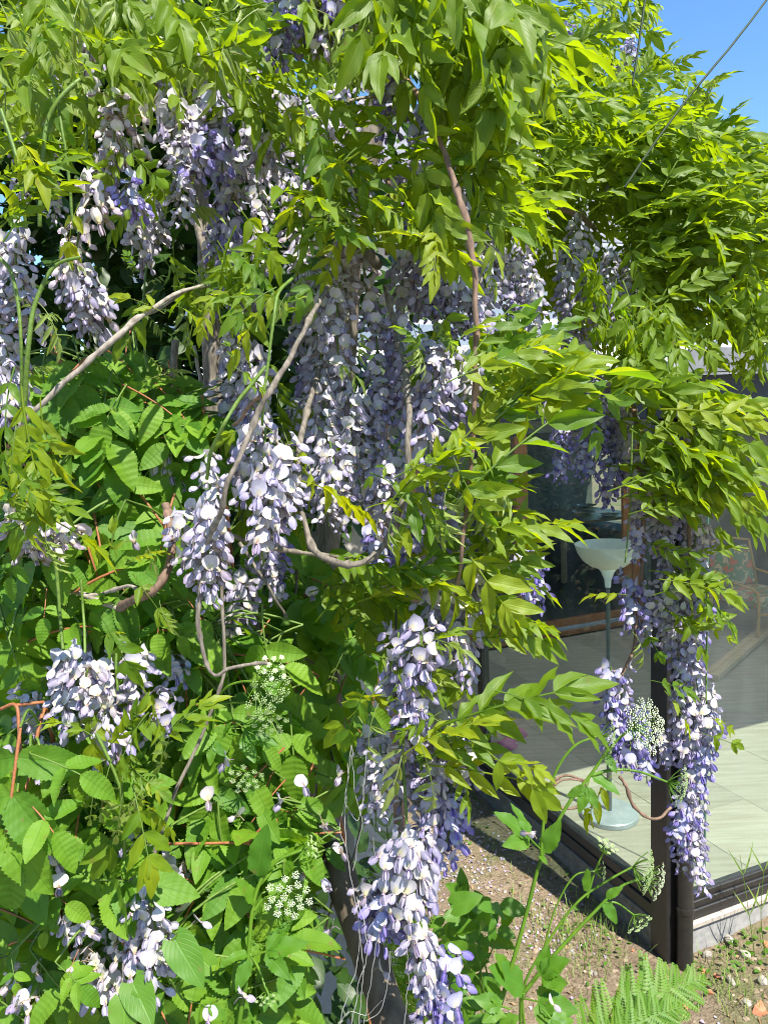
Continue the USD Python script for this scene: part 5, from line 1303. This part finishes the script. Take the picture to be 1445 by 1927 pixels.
def umbellifer(label, stems, umbels, leaves_, seed, root=None):
    t = thing('hogweed', label, 'umbellifer')
    g = np.random.default_rng(seed)
    for i, (s, r) in enumerate(stems):
        pts = px_path(s)
        if i == 0:
            d = pts[0]
            x, y = d[0] + 0.02, d[1] + 0.06
            b_ = np.array([x, y, float(ground_z(x, y)) - 0.03])
            nb_ = max(2, int(np.linalg.norm(pts[0] - b_) / 0.09))
            pts = [b_ + (pts[0] - b_) * t_ for t_ in np.linspace(0, 1, nb_, endpoint=False)] + pts
        put(P(t) + '/stem', tube(spline(pts, 6), np.array(r) / 1000, 8, 0.06), 'herb_stem')
    for x, y, d, ax, R_, m, rays in umbels:
        a = RIGHT * ax[0] - UP * ax[1] - FWD * ax[2]
        umbel(P(t), at(x, y, d), a, R_, g, m, rays)
    for (a, b, n) in leaves_:
        herb_leaf(P(t), at(*a), at(*b), g, n)
    return t


umbellifer('tall hogweed with white umbel in front of the dark corner post',
           [('920 1960 1.30, 945 1880 1.30, 985 1740 1.3, 1020 1612 1.3, 1065 1520 1.3, 1112 1458 1.3, 1150 1405 1.3, 1188 1370 1.3', (4.8, 4.4, 3.8, 2.2)), ('1018 1610 1.3, 1025 1530 1.3, 1045 1455 1.3, 1080 1405 1.3, 1125 1385 1.3', (3, 1.8)),
            ('1112 1460 1.3, 1150 1450 1.3, 1200 1452 1.3, 1255 1472 1.3', (3, 1.8))],
           [(1190, 1368, 1.3, (0.5, -0.3, 0.8), 0.044, 'white_floret', 30), (1128, 1386, 1.3, (0.8, 0.1, 0.15), 0.026, 'green_floret', 16), (1256, 1472, 1.3, (0.8, 0.2, 0.2), 0.032, 'green_floret', 20)],
           [((1018, 1600, 1.3), (945, 1525, 1.28), 3), ((1020, 1605, 1.3), (1055, 1550, 1.28), 1), ((1110, 1462, 1.3), (1090, 1530, 1.28), 3), ((1015, 1610, 1.3), (1030, 1625, 1.28), 1), ((1112, 1460, 1.3), (1170, 1490, 1.28), 1), ((1140, 1420, 1.3), (1160, 1455, 1.28), 1)], 1)
umbellifer('lower branching hogweed with greenish umbels near the base of the corner post',
           [('985 1860 1.45, 1030 1775 1.45, 1085 1700 1.45, 1140 1660 1.45, 1190 1632 1.45', (4, 3.5, 2)), ('985 1870 1.45, 1050 1790 1.45, 1130 1705 1.45, 1170 1668 1.45, 1215 1652 1.45', (4, 3, 1.8)), ('1105 1690 1.45, 1118 1645 1.45, 1135 1605 1.45', (2.2, 1.5)),
            ('1025 1780 1.45, 1045 1710 1.45, 1080 1650 1.45, 1120 1640 1.45', (2, 1.5)), ('1135 1700 1.45, 1160 1700 1.45, 1192 1722 1.45', (2, 1.5))],
           [(1190, 1632, 1.45, (0.7, 0.1, 0.35), 0.040, 'green_floret', 22), (1214, 1652, 1.45, (0.8, 0.3, 0.2), 0.034, 'white_floret', 18), (1135, 1605, 1.45, (0.3, -0.8, 0.2), 0.022, 'green_floret', 12), (1120, 1640, 1.45, (0.9, 0.0, 0.2), 0.018, 'green_floret', 10), (1192, 1722, 1.45, (0.5, 0.7, 0.2), 0.026, 'green_floret', 12)],
           [((1110, 1680, 1.45), (1100, 1630, 1.44), 1), ((1135, 1695, 1.45), (1165, 1740, 1.44), 1), ((1140, 1690, 1.45), (1170, 1670, 1.44), 1)], 2)
umbellifer('hogweed among the bramble leaves with an open white umbel facing the viewer',
           [('450 1940 1.02, 462 1860 1.02, 468 1790 1.02, 474 1720 1.02, 488 1665 1.02, 520 1622 1.02, 568 1600 1.02', (4, 4, 2)), ('478 1715 1.02, 500 1690 1.02, 545 1675 1.02', (2.2, 1.4)), ('470 1795 1.02, 490 1830 1.02, 500 1862 1.01', (2, 1.3))],
           [(540, 1676, 1.03, (0.15, -0.1, 0.9), 0.030, 'white_floret', 18), (570, 1600, 1.02, (0.8, -0.3, 0.2), 0.016, 'green_floret', 10), (502, 1868, 1.0, (0.1, 0.3, 0.8), 0.014, 'green_floret', 10), (408, 1660, 1.05, (0, 0.5, 0.6), 0.02, 'green_floret', 10)],
           [((468, 1795, 1.02), (425, 1805, 1.0), 1), ((470, 1800, 1.02), (445, 1870, 1.0), 1), ((472, 1800, 1.02), (570, 1770, 1.0), 3), ((500, 1860, 1.0), (520, 1905, .98), 3), ((480, 1700, 1.02), (450, 1655, 1.0), 1), ((485, 1650, 1.02), (495, 1560, 1.0), 1)], 3)
umbellifer('arching hogweed with pale umbels beside the curled brown twig',
           [('395 1480 1.06, 400 1400 1.06, 405 1330 1.05, 425 1295 1.03, 455 1283 1.02, 482 1284 1.01', (3, 2.4, 1.5)), ('408 1325 1.05, 450 1322 1.04, 490 1330 1.03, 508 1345 1.02', (2, 1.2)), ('405 1400 1.06, 440 1440 1.05, 462 1452 1.04', (1.8, 1.2))],
           [(484, 1286, 1.01, (0.6, 0.2, 0.55), 0.036, 'green_floret', 20), (512, 1262, 1.01, (0.1, -0.4, 0.7), 0.02, 'white_floret', 10), (506, 1345, 1.02, (0.1, 0.4, 0.7), 0.024, 'green_floret', 14), (464, 1454, 1.04, (0.1, 0.2, 0.8), 0.022, 'green_floret', 14)],
           [((402, 1380, 1.06), (395, 1440, 1.04), 3), ((430, 1380, 1.06), (520, 1395, 1.04), 3)], 4)

# ground elder by the tall hogweed's foot
ge = thing('ground_elder', 'broad leaved ground elder in the bottom middle with a dry petal on it', 'ground elder')
g = np.random.default_rng(61)
for a, b, n in (((985, 1880, 1.3), (1080, 1900, 1.25), 3), ((960, 1850, 1.3), (940, 1800, 1.28), 1), ((1000, 1850, 1.3), (1060, 1800, 1.28), 3), ((960, 1900, 1.28), (900, 1880, 1.26), 3), ((1020, 1900, 1.26), (1080, 1960, 1.22), 3), ((985, 1860, 1.3), (930, 1820, 1.27), 1)):
    herb_leaf(P(ge), at(*a), at(*b), g, n, 0.62, 0.06)
b0 = at(980, 1990, 1.32); zz = float(ground_z(b0[0], b0[1]))
put(P(ge) + '/stem', tube(spline([[b0[0], b0[1], zz], b0, at(985, 1870, 1.3)]), 0.003, 6), 'herb_stem')
# bindweed with heart shaped leaves, bottom left
bd = thing('bindweed', 'bindweed with smooth pale green heart shaped leaves below the lowest white blossoms', 'bindweed')
for a, b, w in (((330, 1770, .92), (385, 1860, .90), 0.62), ((235, 1880, .92), (235, 1960, .9), 0.9), ((250, 1850, .93), (290, 1930, .9), 0.7), ((395, 1820, .95), (350, 1780, .95), 0.7)):
    A_, B_ = at(*a), at(*b)
    L = float(np.linalg.norm(B_ - A_))
    put(P(bd) + '/leaf', moved(blade(L, L * w, g, 0.15, 0.1, 0.02, ns=11, shape='heart', across=7), frame(B_ - A_, nrm(np.array([0.1, -1, 0.8])), A_)), 'herb_leaf')
put(P(bd) + '/stem', tube(spline(px_path('230 1960 .98, 240 1880 .94, 260 1820 .95, 330 1765 .93, 350 1740 .95')), 0.0016, 5), 'herb_stem')


# ------------------------------------------------------------------ ferns
def frond(t, base, tip, up, width, n, mat_, seed, bend=0.15):
    g = np.random.default_rng(seed)
    L = float(np.linalg.norm(tip - base))
    M = frame(tip - base, up, base)
    s = np.linspace(0, 1, 14)
    rach = np.stack([s * L, 0.04 * L * np.sin(2.5 * s), bend * L * np.sin(np.pi * s)], -1)
    fr = xform(P(t) + '/frond')
    put(P(fr) + '/midrib', moved(tube(rach, [0.0025, 0.001], 5), M), 'green_stem')
    for i in range(n):
        q = 0.06 + 0.93 * i / n
        c = np.array([np.interp(q, s, rach[:, k]) for k in range(3)])
        wl = width * (math.sin(math.pi * (0.16 + 0.82 * q)) ** 0.8 if q > 0.3 else 0.80 + 0.2 * q) * (1 - 0.25 * q ** 3)
        for sd in (-1, 1):
            a = math.radians(72 - 30 * q + g.normal(0, 6))
            d = np.array([math.cos(a), sd * math.sin(a), g.uniform(-0.3, 0.2)])
            wl = wl * g.uniform(0.86, 1.08)
            k, ms = 13, []
            for j in range(k):
                r = (j + 0.5) / k
                pl = wl * 0.20 * (1 - r) ** 0.7 + 0.002
                for s2 in (-1, 1):
                    b = blade(pl, wl / k * 1.0, g, 0.15, 0.2, 0, ns=3, shape='ovate', across=3)
                    ms.append(moved(b, frame(np.array([0.45, s2, 0.06]), np.array([0, 0, 1.0]), [wl * r, 0, -0.15 * wl * r * r])))
            ms.append(tube(np.array([[0, 0, 0], [wl * 0.5, 0, -0.04 * wl], [wl, 0, -0.15 * wl]]), [0.0009, 0.0004], 3, cap=False))
            put(P(fr) + '/pinna', moved(join(ms)[:3], M @ frame(d, np.array([g.normal(0, 0.1), sd * 0.25, 1.0]), c)), mat_)


fn = thing('fern', 'feathery bright green fern frond in front of the foot of the corner post', 'fern')
frond(fn, at(1085, 1960, 1.55), at(1335, 1850, 1.66), nrm(np.array([-0.2, -0.75, 0.8])), 0.098, 26, 'fern_leaf', 1, 0.08)
fn2 = thing('fern', 'fern with narrow fronds below the large one in the bottom edge', 'fern')
frond(fn2, at(1100, 1990, 1.5), at(1290, 1900, 1.58), nrm(np.array([0.2, -0.6, 0.9])), 0.07, 20, 'fern_leaf', 2, 0.06)
fn3 = thing('fern', 'pale green fern standing upright behind the lowest hanging blossoms', 'fern')
frond(fn3, at(800, 1980, 1.35), at(735, 1500, 1.3), nrm(np.array([0.2, -1.0, 0.3])), 0.08, 22, 'fern_leaf', 3, 0.06)
frond(fn3, at(815, 1980, 1.32), at(790, 1700, 1.28), nrm(np.array([-0.2, -1.0, 0.3])), 0.06, 18, 'fern_leaf', 4, 0.06)

# ------------------------------------------------------------------ leaning timber post and loose netting wire
ps = thing('timber_post', 'weathered leaning timber post with loose wires at the bottom centre', 'post')
a, b = at(625, 1600, 1.22), at(748, 1960, 1.12)
pts = np.array([a + (b - a) * t for t in np.linspace(0, 1.9, 26)])
put(P(ps) + '/shaft', tube(pts, [0.024, 0.027, 0.030], 14, 0.16), 'old_timber')
put(P(ps) + '/top_cap', tube(np.array([a - nrm(b - a) * 0.012, a + nrm(b - a) * 0.004]), [0.017, 0.0245], 14, 0.05), 'old_timber')
nt = thing('wire_netting', 'tangle of loose pale netting wires hanging in front of the leaning post', 'netting')
for s, r in (('662 1395 1.12, 655 1450 1.12, 650 1520 1.12, 652 1600 1.12, 668 1690 1.12, 676 1760 1.12, 672 1820 1.12, 655 1870 1.12, 640 1930 1.12', 1.0), ('690 1410 1.12, 684 1480 1.12, 680 1530 1.13', 0.8),
             ('662 1400 1.12, 668 1500 1.12, 680 1540 1.12, 672 1600 1.13, 664 1640 1.13', 0.8), ('672 1690 1.1, 688 1760 1.1, 690 1810 1.1, 675 1850 1.1, 662 1930 1.1', 1.0), ('676 1760 1.11, 684 1830 1.11, 680 1870 1.11, 676 1940 1.11', 0.9),
             ('712 1760 1.1, 700 1830 1.1, 690 1890 1.1, 685 1930 1.1', 0.8), ('735 1790 1.1, 728 1860 1.1, 715 1900 1.1, 690 1925 1.1', 0.8), ('640 1925 1.12, 660 1905 1.12, 690 1910 1.12, 720 1880 1.1', 0.8), ('652 1600 1.12, 640 1560 1.13, 650 1500 1.14, 660 1420 1.14', 0.7),
             ('700 1500 1.15, 705 1600 1.15, 712 1700 1.15, 740 1760 1.12', 0.7), ('765 1790 1.1, 768 1850 1.1, 762 1930 1.1', 0.8), ('735 1560 1.15, 742 1640 1.15, 738 1700 1.15', 0.7), ('650 1515 1.12, 672 1545 1.12, 682 1500 1.13, 690 1450 1.13', 0.6)):
    pts = spline(px_path(s), 6)
    pts = EYE + (pts - EYE) * 0.93
    pts = pts + 0.002 * (np.stack([meshkit.noise(pts * 60 + 3 * k) for k in range(3)], -1) - 0.5) * 2
    put(P(nt) + '/wire', tube(pts, r / 2000, 5), 'netting_wire')

# ------------------------------------------------------------------ litter on the ground
g = np.random.default_rng(71)
tmpl = [blade(0.012, 0.011, g, 0.5, 0.4, 0.1, ns=4, shape='ovate', across=3) for _ in range(4)]
ms = []
for _ in range(3200):
    w, off = g.uniform(-0.7, 3.0), g.gamma(2.2, 0.24)
    p = CORNER + W3 * w - U3 * (0.10 + off)
    q = p[:2] + g.normal(0, 0.05, 2)
    if (g.random() < 0.35 and w < 0.2) or g.random() > 1.9 * float(meshkit.noise(np.array([q[0] * 5, q[1] * 5, 3.0]))) - 0.35:
        continue
    z = float(ground_z(q[0], q[1]))
    m = moved(tmpl[g.integers(4)], frame(np.array([*g.normal(0, 1, 2), g.normal(0, 0.25)]), np.array([*g.normal(0, 0.3, 2), 1.0]), [q[0], q[1], z + 0.006], g.uniform(0.9, 1.9)))
    c = np.clip(np.array([0.50, 0.44, 0.55]) * g.uniform(0.65, 1.1) + g.normal(0, 0.03, 3), 0.1, 0.8)
    if g.random() < 0.25:
        c = np.array([0.50, 0.38, 0.26]) * g.uniform(0.6, 1.1)
    ms.append((*m[:2], None, np.tile(c, (len(m[0]), 1))))
t = put('/World/fallen_petals', join(ms), 'petal', kind='stuff')
tag(t, 'pale lilac petals scattered over the soil along the sunroom', 'petals')


def lump(r, g, flat=0.7):
    m = trimesh.creation.icosphere(2)
    v = m.vertices * (0.75 + 0.5 * meshkit.noise(m.vertices * 1.7 + g.uniform(0, 50, 3)))[:, None] * [1, g.uniform(0.6, 1), flat]
    return trimesh.Trimesh(v * r, m.faces, process=False)


def chunk(r, g):
    pts = g.uniform(-1, 1, (14, 3)) * [1, 0.75, 0.55]
    return trimesh.Trimesh(pts * r).convex_hull


STONES = [(1330, 1800, 'w', .03), (1375, 1850, 'w', .028), (1420, 1730, 'b', .035), (1440, 1780, 'b', .025), (1370, 1770, 'w', .03), (1425, 1905, 'b', .045), (1335, 1870, 'b', .022), (1322, 1830, 'b', .03), (1400, 1800, 'w', .035), (1350, 1840, 'b', .02), (1290, 1900, 'b', .028), (1405, 1890, 'w', .022),
          (1385, 1740, 'w', .026), (1435, 1850, 'w', .03), (1310, 1850, 'w', .02), (1120, 1835, 'w', .016), (1060, 1760, 'w', .014), (1190, 1790, 'b', .012), (1000, 1470, 'w', .02), (930, 1535, 'w', .022), (1080, 1640, 'w', .016), (1205, 1745, 'b', .014), (870, 1680, 'b', .018), (950, 1680, 'w', .013)]
for px, py, k, r in STONES:
    q = on_ground(px, py)
    m = lump(r, g) if k == 'w' else chunk(r, g)
    m.apply_transform(trimesh.transformations.rotation_matrix(g.uniform(0, 6), [0, 0, 1]))
    right = px > 1285
    nm = 'pebble' if k == 'w' else 'brick_fragment'
    x = xform('/World/' + nm, np.vstack([np.hstack([np.eye(3), (q + [0, 0, r * 0.25]).reshape(3, 1)]), [0, 0, 0, 1]]))
    if k == 'w':
        tag(x, 'pale stone lying in the rubble strip along the right plinth' if right else 'small pale stone on the petal strewn soil left of the sunroom', 'stone', 'stones in the right rubble strip' if right else 'stones on the petal strewn soil')
    else:
        tag(x, 'orange red brick fragment in the rubble strip along the right plinth' if right else 'small orange brick chip on the soil left of the sunroom', 'brick fragment', 'brick fragments in the right rubble strip' if right else 'brick chips left of the sunroom')
    put_tm(P(x) + '/body', m, 'stone' if k == 'w' else 'brick_rubble', smooth=35 if k == 'w' else False)


cr, lt = [], []
for k_ in range(520):
    q = on_ground(g.uniform(840, 1445), g.uniform(1500, 1925))
    if local(q)[0] > -0.05 and local(q)[1] > -0.08:
        continue
    if k_ % 2:
        m = lump(g.uniform(0.006, 0.02), g, 0.6)
        cr.append((m.vertices + q, m.faces))
    else:
        m = blade(g.uniform(0.02, 0.05), g.uniform(0.008, 0.02), g, 0.5, 0.5, 0.1, ns=5, across=3)
        lt.append(moved(m, frame(np.array([*g.normal(0, 1, 2), 0.1]), np.array([*g.normal(0, 0.4, 2), 1.0]), q + [0, 0, 0.006])))
noisy('soil_clod', (0.13, 0.095, 0.062), (0.33, 0.26, 0.185), 30, 0.95, 0.5, 0.004, space='world')
noisy('dry_leaf', (0.14, 0.085, 0.04), (0.30, 0.21, 0.11), 30, 0.9, 0.3, 0.001, space='world')
tag(put('/World/soil_crumbs', join(cr)[:2], 'soil_clod', kind='stuff'), 'crumbs and small clods of dry soil', 'soil')
tag(put('/World/leaf_litter', join(lt)[:2], 'dry_leaf', kind='stuff'), 'scattered dry brown leaf litter on the soil', 'leaf litter')


def grass_blade(p, h, lean, g, w=0.0025):
    s = np.linspace(0, 1, 5)
    d = nrm([*g.normal(0, 1, 2), 0])
    c = p + np.outer(s, [0, 0, h]) + np.outer(s ** 2, d * lean * h)
    side = np.cross(d, [0, 0, 1.0])
    ww = w * (1 - s) ** 0.6 + 0.0002
    v = np.stack([c - side * ww[:, None], c + side * ww[:, None]], 1).reshape(-1, 3)
    return v, grid_faces(5, 2)


ms, wd = [], []
leaf_t = [blade(1.0, 0.6, g, 0.2, 0.2, 0.03, ns=6, shape='ovate', across=3) for _ in range(4)]
for px0, py0, sx, sy, n, h in ((1080, 1760, 60, 45, 260, .10), (1130, 1720, 30, 20, 60, .06), (1370, 1810, 40, 40, 90, .09), (1400, 1880, 40, 30, 50, .08), (1000, 1700, 50, 50, 70, .06), (1270, 1900, 40, 20, 40, .07), (1100, 1800, 80, 40, 160, .08), (900, 1640, 60, 60, 40, .05)):
    for _ in range(n):
        q = on_ground(px0 + g.normal(0, sx), py0 + g.normal(0, sy))
        if local(q)[0] > -0.04 and local(q)[1] > -0.04:
            continue
        ms.append(grass_blade(q, h * g.uniform(0.4, 1.3), g.uniform(0.1, 0.9), g, 0.0022))
for px0, py0, sx, sy, n, s0 in ((1390, 1790, 35, 30, 70, .03), (1330, 1850, 20, 20, 30, .025), (900, 1480, 40, 25, 60, .035), (860, 1540, 40, 40, 50, .03), (1000, 1640, 70, 70, 50, .022), (1250, 1900, 60, 20, 40, .03), (1120, 1760, 60, 40, 80, .025), (1190, 1880, 50, 30, 40, .03)):
    for _ in range(n):
        q = on_ground(px0 + g.normal(0, sx), py0 + g.normal(0, sy))
        if local(q)[0] > -0.04 and local(q)[1] > -0.04:
            continue
        wd.append(moved(leaf_t[g.integers(4)], frame(np.array([*g.normal(0, 1, 2), g.uniform(0, 0.8)]), np.array([*g.normal(0, 0.3, 2), 1.0]), q + [0, 0, g.uniform(0.005, 0.04)], s0 * g.uniform(0.6, 1.4))))
tag(put('/World/short_grass', join(ms)[:2], 'grass_blade', kind='stuff'), 'short grass sprouting from the sandy soil', 'grass')
tag(put('/World/ground_weeds', join(wd)[:3], 'herb_leaf', kind='stuff'), 'small weeds sprouting from the soil around the sunroom', 'weeds')
for pxs, lab in (('1420 1800, 1412 1740, 1400 1660, 1392 1610', 'tall grass stalk in front of the right plinth, left one'), ('1440 1800, 1432 1730, 1436 1650, 1440 1630', 'tall grass stalk at the right edge of the picture')):
    t = thing('grass_stalk', lab, 'grass stalk', group='tall grass stalks')
    q = [list(map(float, z.split())) for z in pxs.split(',')]
    b = on_ground(*q[0]); d0 = float((b - EYE) @ FWD)
    pts = spline([b] + [at(x, y, d0 - 0.05) for x, y in q[1:]], 5)
    put(P(t) + '/stem', tube(pts, [0.0022, 0.0014], 5), 'herb_stem')
    for k in (6, 11):
        p = pts[min(k, len(pts) - 2)]
        for dv in ([0.1, -0.05, 0.32], [-0.12, -0.08, 0.22]):
            put(P(t) + '/blade', moved(blade(0.2, 0.009, g, 0.4, 0.2, 0.0, ns=7), frame(np.array(dv), np.array([0, -1.0, 0.3]), p)), 'grass_blade')

# creeping weeds with broad leaves on the slope, left of the tall hogweed
cw = thing('creeping_weed', 'clump of smooth broad leaved weeds between the lowest blossoms and the tall hogweed', 'weed')
g = np.random.default_rng(81)
for _ in range(85):
    px, py = g.uniform(830, 950), g.uniform(1680, 1950)
    d = g.uniform(1.75, 2.1) if py > 1700 else 2.0
    a_ = at(px, py, d)
    dirv = nrm(RIGHT * g.normal(0, 0.8) + UP * g.uniform(-0.2, 0.9) - FWD * g.uniform(0, 0.6))
    L = g.uniform(0.04, 0.08)
    put(P(cw) + '/leaf', moved(blade(L, L * g.uniform(0.5, 0.75), g, 0.2, 0.2, 0.03, ns=9, shape='heart' if g.random() < 0.5 else 'ovate'), frame(dirv, nrm(np.array([0, 0, 0.7]) + TOCAM + g.normal(0, 0.25, 3)), a_)), 'herb_leaf')
for _ in range(9):
    a_ = at(g.uniform(840, 930), 1940, 1.95)
    z = float(ground_z(a_[0], a_[1]))
    put(P(cw) + '/stem', tube(spline([[a_[0], a_[1] + 0.1, z], a_, at(g.uniform(845, 930), g.uniform(1700, 1850), g.uniform(1.8, 2.05))], 5), 0.0018, 5), 'herb_stem')

# wilted blossoms dropped on the leaves
FB = '230 1775 .93; 150 1755 .93; 60 1880 .92; 45 1895 .93; 318 1655 1.0; 330 1690 1.0; 360 1740 1.0; 560 1470 1.06; 600 1530 1.06; 590 1640 1.07; 620 1680 1.08; 460 1545 1.05; 380 1495 1.03; 545 1500 1.06; 660 1450 1.1; 640 1590 1.1; 400 1900 1.0; 440 1890 1.0; 110 1660 .94; 20 1420 .96; 235 1020 1.0; 150 1010 1.0; 110 830 1.1; 215 830 1.15; 440 1430 1.04; 640 1750 1.12; 700 1830 1.1; 1025 1890 1.22; 1010 1580 1.27; 590 1120 1.3'
for r in FB.split(';'):
    x, y, d = map(float, r.split())
    sh = (WILT + OPEN)[g.integers(len(WILT) + len(OPEN))]
    M = frame(g.normal(0, 1, 3) * [1, 1, 0.4], np.array([*g.normal(0, 0.5, 2), 1.0]), at(x, y, d), 1.0)
    m = put('/World/fallen_blossom', (sh[0] @ M[:3, :3].T + M[:3, 3], sh[1], None, colour(sh[2], FADED if g.random() < 0.6 else LILAC, g, 0.1)), 'petal')
    tag(m, 'single faded wisteria blossom fallen onto the leaves below', 'blossom', 'fallen blossoms caught on leaves')
